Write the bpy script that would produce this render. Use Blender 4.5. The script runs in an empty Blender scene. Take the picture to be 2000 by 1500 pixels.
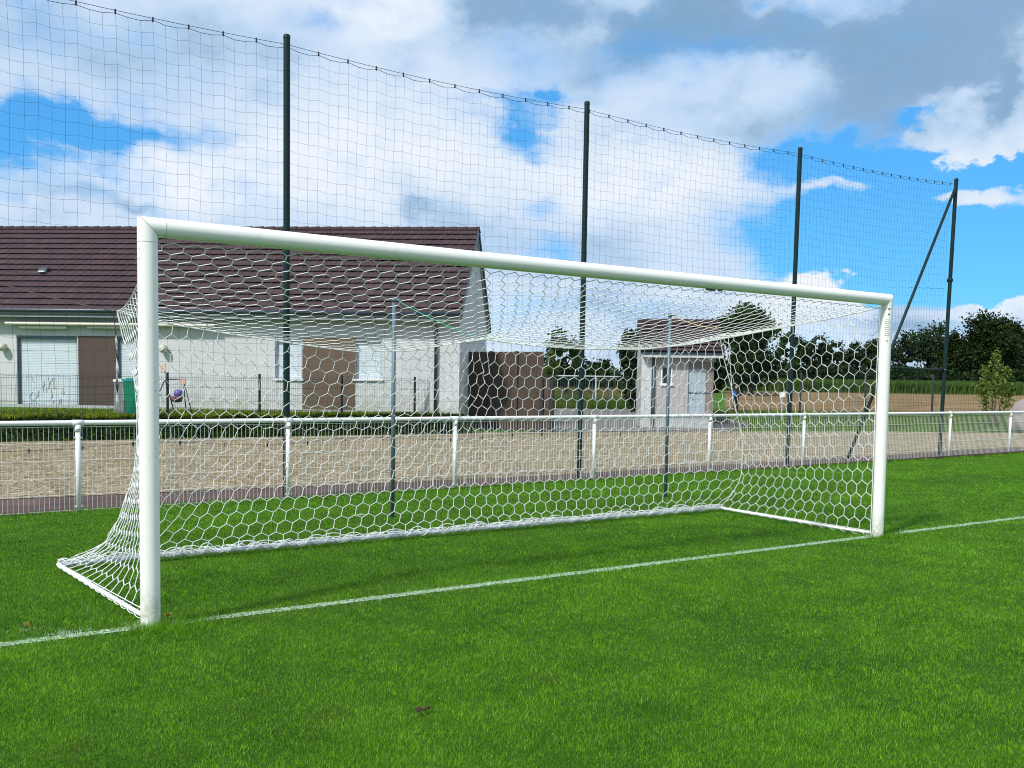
import bpy, math, random
import numpy as np
from mathutils import Vector, Matrix
R = math.radians
rng = np.random.default_rng(7)
random.seed(7)
scene = bpy.context.scene
COL = scene.collection

# ------------------------------------------------------------------ camera
CAM = np.array([-5.231, -6.245, 1.585]); YAW, PITCH, ROLL, FPX, CY = 0.596798, -0.062979, 0.015498, 1890.75, 114.74
_f = np.array([math.sin(YAW)*math.cos(PITCH), math.cos(YAW)*math.cos(PITCH), math.sin(PITCH)])
_r = np.array([math.cos(YAW), -math.sin(YAW), 0.0]); _u = np.cross(_r, _f)
CR = _r*math.cos(ROLL)+_u*math.sin(ROLL); CU = -_r*math.sin(ROLL)+_u*math.cos(ROLL); CF = _f
camd = bpy.data.cameras.new('camera'); cam = bpy.data.objects.new('camera', camd); COL.objects.link(cam)
cam.matrix_world = Matrix(((CR[0], CU[0], -CF[0], CAM[0]), (CR[1], CU[1], -CF[1], CAM[1]), (CR[2], CU[2], -CF[2], CAM[2]), (0, 0, 0, 1)))
camd.sensor_width = 36; camd.lens = FPX*36/2000; camd.shift_y = CY/2000
camd.clip_start = 0.05; camd.clip_end = 3000
scene.camera = cam
def ray(px, py): return CF + CR*(px-1000)/FPX - CU*(py-750-CY)/FPX
def hit(px, py, X=None, Y=None, Z=None):            # where the line of sight meets a world plane
    d = ray(px, py)
    t = (X-CAM[0])/d[0] if X is not None else (Y-CAM[1])/d[1] if Y is not None else (Z-CAM[2])/d[2]
    return CAM + t*d
def at(px, py, dep):                                  # world point seen there, dep metres ahead
    d = ray(px, py); h = np.array([_r[1]*-1, _r[0], 0]);  t = dep/(d @ h)
    return CAM + d*t

# ------------------------------------------------------------------ light
SUN_EL = R(47); SUNV = np.array([-0.95*math.cos(SUN_EL), -0.312*math.cos(SUN_EL), math.sin(SUN_EL)]); SUNV /= np.linalg.norm(SUNV)
ld = bpy.data.lights.new('sun', 'SUN'); ld.energy = 4.0; ld.angle = R(5); ld.color = (1.0, 0.955, 0.88)
lo = bpy.data.objects.new('sun', ld); COL.objects.link(lo); lo.location = (-20, -10, 30)
lo.rotation_euler = Vector(SUNV).to_track_quat('Z', 'Y').to_euler()
scene.view_settings.view_transform = 'Standard'; scene.view_settings.look = 'None'
scene.view_settings.exposure = 0.08; scene.view_settings.gamma = 1
scene.cycles.pixel_filter_type = 'BLACKMAN_HARRIS'; scene.cycles.filter_width = 1.05; scene.cycles.max_bounces = 6; scene.cycles.transparent_max_bounces = 8
scene.cycles.use_adaptive_sampling = True; scene.cycles.adaptive_threshold = 0.02

# ------------------------------------------------------------------ sky with procedural clouds
W = bpy.data.worlds.new('World'); scene.world = W; W.use_nodes = True
nt = W.node_tree; N = nt.nodes; L = nt.links; N.clear()
def nn(t, **k):
    n = N.new(t)
    for a, b in k.items(): setattr(n, a, b)
    return n
def mth(op, a, b=None, c=None, clamp=False):
    n = nn('ShaderNodeMath', operation=op); n.use_clamp = clamp
    for i, v in enumerate((a, b, c)):
        if v is None: continue
        if isinstance(v, (int, float)): n.inputs[i].default_value = v
        else: L.new(v, n.inputs[i])
    return n.outputs[0]
out = nn('ShaderNodeOutputWorld'); bg = nn('ShaderNodeBackground'); L.new(bg.outputs[0], out.inputs[0])
sky = nn('ShaderNodeTexSky'); sky.sky_type = 'NISHITA'; sky.sun_disc = False
sky.sun_elevation = SUN_EL; sky.sun_rotation = math.atan2(SUNV[0], SUNV[1]) % (2*math.pi)
sky.air_density = 1.0; sky.dust_density = 0.3; sky.ozone_density = 2.5
tc = nn('ShaderNodeTexCoord'); sep = nn('ShaderNodeSeparateXYZ'); L.new(tc.outputs['Generated'], sep.inputs[0])
az = mth('ARCTAN2', sep.outputs[0], sep.outputs[1]); el = mth('ARCSINE', sep.outputs[2])
cmb = nn('ShaderNodeCombineXYZ'); L.new(mth('MULTIPLY', az, 1.0), cmb.inputs[0]); L.new(mth('MULTIPLY', el, 1.5), cmb.inputs[1])
def noise(vec, scale, detail=6, rough=0.55, dist=0.0, off=0.0, dim='3D'):
    n = nn('ShaderNodeTexNoise'); n.inputs['Scale'].default_value = scale; n.inputs['Detail'].default_value = detail
    n.inputs['Roughness'].default_value = rough; n.inputs['Distortion'].default_value = dist
    if off:
        m = nn('ShaderNodeVectorMath', operation='ADD'); m.inputs[1].default_value = (off, off*0.7, off*1.3); L.new(vec, m.inputs[0]); vec = m.outputs[0]
    L.new(vec, n.inputs['Vector']); return n
wn = noise(cmb.outputs[0], 6.5, 8, 0.62)
ws = nn('ShaderNodeSeparateColor'); L.new(wn.outputs['Color'], ws.inputs[0])
azw = mth('ADD', az, mth('MULTIPLY', mth('SUBTRACT', ws.outputs[0], 0.5), 0.22))
elw = mth('ADD', el, mth('MULTIPLY', mth('SUBTRACT', ws.outputs[1], 0.5), 0.13))
def blobs(lst):
    tot = None
    for (px, py, rx, ry, amp) in lst:
        d = ray(px, py); d = d/np.linalg.norm(d); a0 = math.atan2(d[0], d[1]); e0 = math.asin(d[2])
        x = mth('DIVIDE', mth('SUBTRACT', azw, a0), rx/1890); y = mth('DIVIDE', mth('SUBTRACT', elw, e0), ry/1890)
        q = mth('ADD', mth('MULTIPLY', x, x), mth('MULTIPLY', y, y))
        g = mth('MULTIPLY', mth('EXPONENT', mth('MULTIPLY', q, -0.8)), amp)
        tot = g if tot is None else mth('ADD', tot, g)
    return tot
n1 = noise(cmb.outputs[0], 5.5, 9, 0.56, 0.15, 3.0)
n2 = noise(cmb.outputs[0], 14, 8, 0.6, 0.2, 11.0)
clear = blobs([(10, 258, 125, 55, 1.25), (110, 205, 60, 18, 0.5), (170, 232, 85, 30, 1.0), (275, 247, 75, 22, 0.8), (975, 262, 48, 26, 0.75), (1000, 225, 40, 24, 0.6), (1048, 180, 42, 18, 0.9), (940, 195, 34, 14, 0.4), (1010, 300, 30, 16, 0.4), (560, 20, 60, 20, 0.3), (1060, 500, 110, 20, 0.45), (1090, 400, 60, 20, 0.45),
               (1760, 455, 190, 75, 1.5), (1640, 420, 120, 60, 0.8), (1950, 470, 200, 90, 1.4), (1560, 282, 90, 22, 0.9), (1865, 208, 62, 18, 1.6),
               (1965, 325, 90, 28, 1.7), (1800, 215, 30, 20, 0.5), (1740, 290, 140, 42, 1.7), (1640, 300, 90, 26, 0.8), (1690, 500, 120, 45, 1.0), (1920, 540, 120, 25, 0.7), (1380, 2, 60, 14, 0.6), (1790, 330, 60, 40, 1.0),
               (30, 15, 90, 40, 0.45), (1075, 470, 40, 22, 0.4), (420, 245, 60, 25, 0.3), (1180, 620, 240, 28, 0.25)])
puffs = blobs([(115, 262, 60, 10, 0.55), (205, 225, 40, 9, 0.4), (1035, 232, 34, 10, 0.4), (1880, 262, 75, 32, 2.9), (1960, 290, 50, 16, 1.8), (1960, 180, 90, 42, 1.4), (1868, 385, 60, 20, 2.2), (1612, 545, 42, 36, 2.9), (1700, 420, 110, 10, 0.7), (1650, 350, 60, 16, 0.6), (1580, 290, 40, 22, 0.9),
               (1992, 370, 26, 28, 2.4), (1795, 503, 55, 8, 0.6), (1955, 583, 42, 12, 2.0), (1850, 600, 260, 28, 0.9), (1560, 600, 80, 22, 0.9), (1640, 355, 70, 22, 0.55), (1930, 480, 90, 8, 0.25)])
dens = mth('ADD', mth('ADD', mth('SUBTRACT', 0.72, clear), puffs), mth('ADD', mth('MULTIPLY', mth('SUBTRACT', n1.outputs[0], 0.5), 1.7), mth('MULTIPLY', mth('SUBTRACT', n2.outputs[0], 0.5), 1.45)))
cov = nn('ShaderNodeMapRange', interpolation_type='SMOOTHSTEP'); L.new(dens, cov.inputs[0])
cov.inputs[1].default_value = -0.30; cov.inputs[2].default_value = 0.80
dark = blobs([(1850, 60, 200, 60, 0.1), (1150, 20, 160, 50, 0.1), (400, 430, 300, 30, 0.15), (120, 80, 260, 60, 0.2), (1050, 500, 220, 60, 0.2), (1250, 60, 120, 45, 0.75), (1450, 75, 190, 50, 0.75), (1150, 130, 160, 30, 0.35), (1700, 95, 170, 50, 0.7), (1780, 150, 160, 40, 0.75), (1560, 235, 330, 30, 0.42), (1950, 30, 120, 40, 0.3),
              (1995, 170, 30, 40, 0.6), (130, 372, 100, 18, 0.55), (265, 402, 50, 10, 0.4), (812, 415, 34, 12, 0.35), (960, 20, 70, 40, 0.4), (1840, 630, 160, 24, 0.5), (1840, 575, 60, 16, 0.35),
              (330, 60, 200, 40, 0.22), (1060, 30, 80, 50, 0.5), (440, 160, 140, 60, 0.15), (1350, 170, 160, 22, 0.2), (1250, 620, 200, 20, 0.3)])
lite = blobs([(1140, 75, 60, 34, 0.5), (1560, 140, 190, 30, 0.5), (1900, 165, 80, 22, 0.4), (600, 300, 300, 80, 0.35), (1250, 320, 260, 60, 0.4), (300, 350, 260, 50, 0.25), (740, 15, 120, 30, 0.3), (1612, 548, 60, 50, 0.5), (1410, 30, 40, 20, 0.3)])
shade = mth('ADD', mth('SUBTRACT', dark, lite), mth('ADD', mth('MULTIPLY', mth('SUBTRACT', n2.outputs[0], 0.5), 1.1), mth('MULTIPLY', mth('SUBTRACT', n1.outputs[0], 0.42), 0.75)))
cr = nn('ShaderNodeValToRGB'); L.new(mth('MULTIPLY_ADD', shade, 0.66, 0.25, clamp=True), cr.inputs[0])
e = cr.color_ramp.elements; e[0].position = 0.0; e[0].color = (0.86, 0.90, 0.96, 1); e[1].position = 1.0; e[1].color = (0.22, 0.38, 0.57, 1)
for pos, c in ((0.22, (0.72, 0.81, 0.93, 1)), (0.42, (0.50, 0.66, 0.86, 1)), (0.68, (0.26, 0.42, 0.62, 1))):
    q = cr.color_ramp.elements.new(pos); q.color = c
cs = nn('ShaderNodeVectorMath', operation='SCALE'); L.new(cr.outputs[0], cs.inputs[0]); cs.inputs['Scale'].default_value = 10.0
tint = nn('ShaderNodeMix', data_type='RGBA', blend_type='MULTIPLY'); tint.inputs[0].default_value = 1
L.new(sky.outputs[0], tint.inputs[6]); tint.inputs[7].default_value = (0.55, 1.22, 1.62, 1)
az2 = nn('ShaderNodeMix', data_type='RGBA'); az2.inputs[0].default_value = 0.55; L.new(tint.outputs[2], az2.inputs[6]); az2.inputs[7].default_value = (0.7, 4.0, 8.8, 1)
mx = nn('ShaderNodeMix', data_type='RGBA'); L.new(cov.outputs[0], mx.inputs[0]); L.new(az2.outputs[2], mx.inputs[6]); L.new(cs.outputs[0], mx.inputs[7])
L.new(mx.outputs[2], bg.inputs[0]); bg.inputs[1].default_value = 0.10

# ------------------------------------------------------------------ materials
def mat(name, col, rough=0.6, metal=0.0, var=0.0, vscale=4.0, bump=0.0, bscale=60.0, col2=None, spec=None, detail=4, coat=0):
    m = bpy.data.materials.new(name); m.use_nodes = True; t = m.node_tree; b = t.nodes['Principled BSDF']
    b.inputs['Base Color'].default_value = (*col, 1); b.inputs['Roughness'].default_value = rough; b.inputs['Metallic'].default_value = metal
    if spec is not None: b.inputs['Specular IOR Level'].default_value = spec
    if coat: b.inputs['Coat Weight'].default_value = coat
    co = t.nodes.new('ShaderNodeTexCoord')
    if var or col2:
        n = t.nodes.new('ShaderNodeTexNoise'); n.inputs['Scale'].default_value = vscale; n.inputs['Detail'].default_value = detail; n.inputs['Roughness'].default_value = 0.62
        t.links.new(co.outputs['Object'], n.inputs['Vector'])
        r = t.nodes.new('ShaderNodeValToRGB'); r.color_ramp.elements[0].position = 0.35; r.color_ramp.elements[1].position = 0.65
        c2 = col2 or tuple(min(1, c*(1+var)) for c in col); c1 = col if col2 else tuple(c*(1-var) for c in col)
        r.color_ramp.elements[0].color = (*c1, 1); r.color_ramp.elements[1].color = (*c2, 1)
        t.links.new(n.outputs[0], r.inputs[0]); t.links.new(r.outputs[0], b.inputs['Base Color'])
    if bump:
        n2 = t.nodes.new('ShaderNodeTexNoise'); n2.inputs['Scale'].default_value = bscale; n2.inputs['Detail'].default_value = 5
        t.links.new(co.outputs['Object'], n2.inputs['Vector'])
        bp = t.nodes.new('ShaderNodeBump'); bp.inputs['Strength'].default_value = bump; bp.inputs['Distance'].default_value = 0.01
        t.links.new(n2.outputs[0], bp.inputs['Height']); t.links.new(bp.outputs[0], b.inputs['Normal'])
    return m
def leafmat(name, c1, c2, trans=0.35, patch=0.25, pscale=1.3, paint=False):
    """foliage: a per-leaf random tone attribute, mixed with a large soft patch noise"""
    m = bpy.data.materials.new(name); m.use_nodes = True; t = m.node_tree; t.nodes.clear()
    o = t.nodes.new('ShaderNodeOutputMaterial'); at_ = t.nodes.new('ShaderNodeAttribute'); at_.attribute_name = 'tone'
    co = t.nodes.new('ShaderNodeTexCoord'); n = t.nodes.new('ShaderNodeTexNoise'); n.inputs['Scale'].default_value = pscale; n.inputs['Detail'].default_value = 5; n.inputs['Roughness'].default_value = 0.6
    t.links.new(co.outputs['Object'], n.inputs['Vector'])
    ad = t.nodes.new('ShaderNodeMath'); ad.operation = 'MULTIPLY_ADD'; t.links.new(n.outputs[0], ad.inputs[0]); ad.inputs[1].default_value = patch*4
    sb = t.nodes.new('ShaderNodeMath'); sb.operation = 'SUBTRACT'; t.links.new(at_.outputs['Fac'], sb.inputs[0]); sb.inputs[1].default_value = patch*2
    t.links.new(sb.outputs[0], ad.inputs[2])
    mx = t.nodes.new('ShaderNodeMix'); mx.data_type = 'RGBA'; mx.clamp_factor = True
    mx.inputs[6].default_value = (*c1, 1); mx.inputs[7].default_value = (*c2, 1); t.links.new(ad.outputs[0], mx.inputs[0])
    colr = mx.outputs[2]
    if paint:
        a2 = t.nodes.new('ShaderNodeAttribute'); a2.attribute_name = 'paint'
        m3 = t.nodes.new('ShaderNodeMix'); m3.data_type = 'RGBA'; t.links.new(a2.outputs['Fac'], m3.inputs[0]); t.links.new(colr, m3.inputs[6]); m3.inputs[7].default_value = (0.74, 0.82, 0.74, 1); colr = m3.outputs[2]
        a4 = t.nodes.new('ShaderNodeAttribute'); a4.attribute_name = 'dry'
        m4 = t.nodes.new('ShaderNodeMix'); m4.data_type = 'RGBA'; t.links.new(a4.outputs['Fac'], m4.inputs[0]); t.links.new(colr, m4.inputs[6]); m4.inputs[7].default_value = (0.12, 0.10, 0.03, 1); colr = m4.outputs[2]
    d = t.nodes.new('ShaderNodeBsdfPrincipled'); d.inputs['Roughness'].default_value = 0.65; d.inputs['Specular IOR Level'].default_value = 0.12
    tr = t.nodes.new('ShaderNodeBsdfTranslucent'); t.links.new(colr, d.inputs['Base Color']); t.links.new(colr, tr.inputs[0])
    ms = t.nodes.new('ShaderNodeMixShader'); ms.inputs[0].default_value = trans; t.links.new(d.outputs[0], ms.inputs[1]); t.links.new(tr.outputs[0], ms.inputs[2])
    t.links.new(ms.outputs[0], o.inputs[0]); return m
M = {}
M['white'] = mat('white_powder_coat', (0.80, 0.81, 0.80), 0.32, 0, 0.03, 3, 0.02, 90)
M['goalwhite'] = mat('goal_paint', (0.84, 0.85, 0.83), 0.35, 0, 0.02, 2.2, 0.015, 50)
M['rope'] = mat('white_net_cord', (0.76, 0.78, 0.78), 0.7)
M['barw'] = mat('galvanised_white_bar', (0.50, 0.53, 0.58), 0.5, 0.0, 0.1, 8)
M['green'] = mat('dark_green_coating', (0.003, 0.020, 0.022), 0.55, 0, 0.1, 5, spec=0.25)
M['dkgreen'] = mat('dark_mesh_wire', (0.012, 0.028, 0.026), 0.5)
M['netdk'] = mat('grey_green_netting', (0.03, 0.055, 0.08), 0.8, spec=0.1)
M['stake'] = mat('grey_steel', (0.10, 0.155, 0.19), 0.5, 0.3, 0.15, 8)
M['black'] = mat('black_plastic', (0.012, 0.012, 0.014), 0.5)
M['grope'] = mat('green_rope', (0.01, 0.30, 0.16), 0.7)
M['yrope'] = mat('tan_rope', (0.55, 0.34, 0.12), 0.8)
M['render'] = mat('white_render', (0.54, 0.56, 0.575), 0.9, 0, 0.05, 0.7, 0.15, 120)
M['render2'] = mat('render_grey', (0.40, 0.385, 0.385), 0.9, 0, 0.05, 0.8, 0.15, 120)
M['fascia'] = mat('fascia_paint', (0.38, 0.41, 0.42), 0.7, 0, 0.04, 2)
M['gutter'] = mat('blue_grey_gutter', (0.035, 0.055, 0.075), 0.4, 0.2)
M['pipe'] = mat('zinc_downpipe', (0.10, 0.13, 0.16), 0.4, 0.4)
M['brown'] = mat('brown_cladding', (0.092, 0.068, 0.058), 0.8, 0, 0.05, 1.5, 0.1, 60, spec=0.2)
M['brownlite'] = mat('brown_panel', (0.135, 0.098, 0.072), 0.8, 0, 0.06, 1.5, spec=0.2)
M['shutter'] = mat('pale_blue_shutter', (0.58, 0.66, 0.71), 0.5, 0, 0.03, 2)
M['door'] = mat('grey_blue_door', (0.36, 0.43, 0.48), 0.5)
M['cream'] = mat('cream_awning', (0.72, 0.70, 0.60), 0.6)
M['glass'] = mat('dark_glass', (0.02, 0.025, 0.03), 0.08)
M['globe'] = mat('cream_globe_glass', (0.55, 0.53, 0.42), 0.3, 0, 0.08, 9)
M['bin'] = mat('green_bin_plastic', (0.0, 0.22, 0.12), 0.45)
M['binlid'] = mat('teal_bin_lid', (0.02, 0.30, 0.30), 0.4)
M['greybox'] = mat('grey_plastic', (0.22, 0.23, 0.25), 0.6)
M['purple'] = mat('purple_plastic', (0.12, 0.09, 0.32), 0.5)
M['maroon'] = mat('maroon_plastic', (0.09, 0.03, 0.06), 0.5, 0, 0, 1, col2=(0.28, 0.07, 0.07))
M['orange'] = mat('faded_orange_plastic', (0.62, 0.36, 0.24), 0.6, col2=(0.66, 0.5, 0.42), vscale=14)
M['timber'] = mat('dark_timber_fence', (0.085, 0.064, 0.050), 0.9, 0, 0.12, 2.5, 0.2, 30, spec=0.15)
M['blackpost'] = mat('dark_post', (0.02, 0.018, 0.018), 0.6)
M['bark'] = mat('bark', (0.075, 0.06, 0.045), 0.9, 0, 0.3, 9, 0.5, 30)
M['soil'] = mat('dark_soil', (0.05, 0.035, 0.018), 0.95, 0, 0.3, 20, 0.5, 60)
M['dryleaf'] = mat('dry_leaf', (0.45, 0.22, 0.06), 0.8)
M['rustleaf'] = mat('rust_leaf', (0.16, 0.045, 0.02), 0.8)
M['skin'] = mat('skin', (0.45, 0.29, 0.22), 0.6)
M['darkcloth'] = mat('dark_cloth', (0.015, 0.014, 0.02), 0.9)
M['hair'] = mat('dark_hair', (0.03, 0.02, 0.03), 0.7)
M['bluebag'] = mat('blue_bag', (0.02, 0.07, 0.42), 0.5)
M['dome'] = mat('pale_pink_shell', (0.27, 0.23, 0.225), 0.7, 0, 0.06, 3)
M['sticker'] = mat('grey_print', (0.42, 0.46, 0.42), 0.6)
M['screw'] = mat('dark_screw', (0.06, 0.06, 0.07), 0.4, 0.6)
M['strapd'] = mat('dark_strap', (0.06, 0.05, 0.045), 0.8)
M['straps'] = mat('grey_strap', (0.45, 0.48, 0.50), 0.6)
M['chalkblue'] = mat('blue_chalk', (0.34, 0.52, 0.72), 0.9); M['chalkpink'] = mat('pale_chalk', (0.60, 0.58, 0.56), 0.9)
M['leaf_dark'] = leafmat('dark_tree_leaf', (0.004, 0.013, 0.006), (0.038, 0.070, 0.014), 0.2, 0.2, 0.25)
M['leaf_mid'] = leafmat('tree_leaf', (0.008, 0.022, 0.007), (0.055, 0.10, 0.018), 0.25, 0.2, 0.3)
M['leaf_light'] = leafmat('sapling_leaf', (0.05, 0.085, 0.015), (0.20, 0.27, 0.05), 0.3, 0.2, 1)
M['ivy'] = leafmat('hedge_leaf', (0.006, 0.016, 0.005), (0.04, 0.075, 0.012), 0.2, 0.25, 0.9)
M['hedgegrass'] = leafmat('rough_grass', (0.05, 0.10, 0.008), (0.30, 0.36, 0.02), 0.4, 0.3, 0.6)
M['maize'] = leafmat('crop_leaf', (0.03, 0.075, 0.012), (0.12, 0.20, 0.035), 0.3, 0.15, 0.15)
M['meadow'] = leafmat('dry_meadow_grass', (0.07, 0.13, 0.02), (0.42, 0.30, 0.11), 0.3, 0.3, 0.35)
M['grass'] = leafmat('pitch_grass', (0.018, 0.100, 0.004), (0.270, 0.590, 0.034), 0.45, 0.20, 2.6, paint=True)

def tex_mat(name, build):
    m = bpy.data.materials.new(name); m.use_nodes = True; t = m.node_tree; b = t.nodes['Principled BSDF']; b.inputs['Roughness'].default_value = 0.95
    b.inputs['Specular IOR Level'].default_value = 0.2
    co = t.nodes.new('ShaderNodeTexCoord')
    def nz(scale, detail=5, rough=0.6, vec=None):
        n = t.nodes.new('ShaderNodeTexNoise'); n.inputs['Scale'].default_value = scale; n.inputs['Detail'].default_value = detail; n.inputs['Roughness'].default_value = rough
        t.links.new(vec or co.outputs['Object'], n.inputs['Vector']); return n.outputs[0]
    def ramp(src, *stops):
        r = t.nodes.new('ShaderNodeValToRGB'); el_ = r.color_ramp.elements
        while len(el_) < len(stops): el_.new(0.5)
        for k, (p, c) in enumerate(stops): el_[k].position = p; el_[k].color = (*c, 1)
        t.links.new(src, r.inputs[0]); return r.outputs[0]
    def mix(fac, a, b_, mode='MIX'):
        x = t.nodes.new('ShaderNodeMix'); x.data_type = 'RGBA'; x.blend_type = mode
        for s, v in ((0, fac), (6, a), (7, b_)):
            if isinstance(v, (int, float)): x.inputs[s].default_value = v
            elif isinstance(v, tuple): x.inputs[s].default_value = (*v, 1)
            else: t.links.new(v, x.inputs[s])
        return x.outputs[2]
    def bump(src, st, dist=0.02):
        q = t.nodes.new('ShaderNodeBump'); q.inputs['Strength'].default_value = st; q.inputs['Distance'].default_value = dist; t.links.new(src, q.inputs['Height']); t.links.new(q.outputs[0], b.inputs['Normal'])
    def vor(scale):
        v = t.nodes.new('ShaderNodeTexVoronoi'); v.inputs['Scale'].default_value = scale; t.links.new(co.outputs['Object'], v.inputs['Vector']); return v
    build(t, b, co, nz, ramp, mix, bump, vor); return m
def b_lawn(t, b, co, nz, ramp, mix, bump, vor):
    a = ramp(nz(0.8, 6), (0.3, (0.025, 0.10, 0.003)), (0.7, (0.085, 0.22, 0.008))); c = ramp(nz(45, 4, 0.8), (0.3, (0.35, 0.35, 0.3)), (0.7, (1.3, 1.25, 1.0)))
    t.links.new(mix(1.0, a, c, 'MULTIPLY'), b.inputs['Base Color']); bump(nz(60, 4, 0.8), 0.8, 0.03)
M['lawn'] = tex_mat('lawn_soil_and_thatch', b_lawn)
def b_verge(t, b, co, nz, ramp, mix, bump, vor):
    a = ramp(nz(0.25, 6), (0.3, (0.035, 0.11, 0.010)), (0.55, (0.07, 0.18, 0.014)), (0.75, (0.12, 0.19, 0.03))); c = ramp(nz(12, 5, 0.8), (0.3, (0.5, 0.5, 0.5)), (0.7, (1.3, 1.25, 1.1)))
    t.links.new(mix(1.0, a, c, 'MULTIPLY'), b.inputs['Base Color']); bump(nz(14, 4, 0.8), 0.8, 0.06)
M['verge'] = tex_mat('rough_verge', b_verge)
def b_gravel(t, b, co, nz, ramp, mix, bump, vor):
    v = vor(22); s = t.nodes.new('ShaderNodeSeparateColor'); t.links.new(v.outputs['Color'], s.inputs[0])
    a = ramp(s.outputs[0], (0.0, (0.09, 0.072, 0.045)), (0.35, (0.215, 0.175, 0.115)), (0.75, (0.335, 0.29, 0.205)), (1.0, (0.52, 0.48, 0.38)))
    f = ramp(nz(1.6, 6), (0.36, (0.72, 0.70, 0.62)), (0.62, (1.1, 1.05, 1.0))); w = ramp(nz(0.55, 8, 0.72), (0.54, (0, 0, 0)), (0.68, (0.75, 0.75, 0.75)))
    base = mix(1.0, a, f, 'MULTIPLY'); t.links.new(mix(w, base, (0.16, 0.15, 0.055)), b.inputs['Base Color']); bump(v.outputs['Distance'], 0.9, 0.03)
M['gravel'] = tex_mat('beige_gravel', b_gravel)
def b_path(t, b, co, nz, ramp, mix, bump, vor):
    a = ramp(nz(30, 6, 0.75), (0.3, (0.065, 0.045, 0.042)), (0.7, (0.155, 0.115, 0.11))); c = ramp(nz(1.5, 5), (0.35, (0.75, 0.75, 0.78)), (0.65, (1.15, 1.05, 1.0)))
    r_ = ramp(nz(2.6, 4), (0.60, (0, 0, 0)), (0.70, (0.6, 0.6, 0.6)))
    t.links.new(mix(r_, mix(1.0, a, c, 'MULTIPLY'), (0.17, 0.06, 0.035)), b.inputs['Base Color']); bump(nz(70, 3), 0.4)
M['path'] = tex_mat('reddish_brown_paving', b_path)
def b_asph(t, b, co, nz, ramp, mix, bump, vor):
    t.links.new(ramp(nz(3, 6), (0.3, (0.11, 0.105, 0.10)), (0.7, (0.19, 0.18, 0.17))), b.inputs['Base Color']); bump(nz(60, 3), 0.3)
M['asphalt'] = tex_mat('grey_asphalt', b_asph)
def b_field(t, b, co, nz, ramp, mix, bump, vor):
    mp = t.nodes.new('ShaderNodeMapping'); mp.inputs['Rotation'].default_value = (0, 0, YAW); mp.inputs['Scale'].default_value = (0.25, 1.6, 1); t.links.new(co.outputs['Object'], mp.inputs[0])
    a = ramp(nz(1.0, 7, 0.65, mp.outputs[0]), (0.3, (0.12, 0.080, 0.040)), (0.5, (0.215, 0.145, 0.070)), (0.75, (0.32, 0.23, 0.115))); g = ramp(nz(0.12, 5), (0.55, (0, 0, 0)), (0.72, (0.5, 0.5, 0.5)))
    t.links.new(mix(g, a, (0.16, 0.15, 0.05)), b.inputs['Base Color']); bump(nz(2.5, 5, 0.7), 1.0, 0.15)
M['field'] = tex_mat('ploughed_earth', b_field)
def b_tile(t, b, co, nz, ramp, mix, bump, vor):
    # tile courses: per-tile tone, read from the tile number stored on the mesh
    a_ = t.nodes.new('ShaderNodeAttribute'); a_.attribute_name = 'tone'
    a = ramp(a_.outputs['Fac'], (0.0, (0.062, 0.042, 0.049)), (0.5, (0.068, 0.046, 0.054)), (1.0, (0.077, 0.052, 0.060)))
    f = ramp(nz(1.2, 6), (0.35, (0.88, 0.90, 0.90)), (0.65, (1.08, 1.05, 1.03)))
    t.links.new(mix(1.0, a, f, 'MULTIPLY'), b.inputs['Base Color']); b.inputs['Roughness'].default_value = 0.9; b.inputs['Specular IOR Level'].default_value = 0.1; bump(nz(40, 4), 0.2)
M['tile'] = tex_mat('brown_roof_tile', b_tile)
def b_line(t, b, co, nz, ramp, mix, bump, vor):
    t.links.new(ramp(nz(38, 5, 0.8), (0.42, (0.03, 0.11, 0.01)), (0.62, (0.58, 0.70, 0.56))), b.inputs['Base Color'])
M['line'] = tex_mat('worn_white_line_paint', b_line)

def zgrad(t, co, z0, z1):
    sp_ = t.nodes.new('ShaderNodeSeparateXYZ'); t.links.new(co.outputs['Object'], sp_.inputs[0]); r = t.nodes.new('ShaderNodeMapRange'); t.links.new(sp_.outputs[2], r.inputs[0])
    r.inputs[1].default_value = z0; r.inputs[2].default_value = z1; r.inputs[3].default_value = 1; r.inputs[4].default_value = 0; return r.outputs[0]
def mul(t, a, b):
    m = t.nodes.new('ShaderNodeMath'); m.operation = 'MULTIPLY'; t.links.new(a, m.inputs[0])
    if isinstance(b, float): m.inputs[1].default_value = b
    else: t.links.new(b, m.inputs[1])
    return m.outputs[0]
def b_goal(t, b, co, nz, ramp, mix, bump, vor):
    scuff = ramp(nz(13, 7, 0.72), (0.60, (0, 0, 0)), (0.72, (0.35, 0.35, 0.35))); base = mix(scuff, (0.84, 0.85, 0.83), (0.52, 0.53, 0.48))
    g = mul(t, zgrad(t, co, 0.0, 0.30), ramp(nz(25, 6, 0.7), (0.35, (0.1, 0.1, 0.1)), (0.62, (1, 1, 1)))); t.links.new(mix(g, base, (0.30, 0.34, 0.20)), b.inputs['Base Color']); b.inputs['Roughness'].default_value = 0.33; b.inputs['Specular IOR Level'].default_value = 0.5
M['goalwhite'] = tex_mat('goal_paint', b_goal)
def b_rend(t, b, co, nz, ramp, mix, bump, vor):
    a = ramp(nz(0.5, 7, 0.65), (0.3, (0.50, 0.525, 0.54)), (0.7, (0.57, 0.59, 0.60))); g = mul(t, zgrad(t, co, 0.0, 0.65), ramp(nz(1.8, 6, 0.7), (0.38, (0, 0, 0)), (0.62, (0.8, 0.8, 0.8))))
    t.links.new(mix(g, a, (0.36, 0.36, 0.24)), b.inputs['Base Color']); bump(nz(120, 4), 0.15)
M['render'] = tex_mat('white_render', b_rend)

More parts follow.
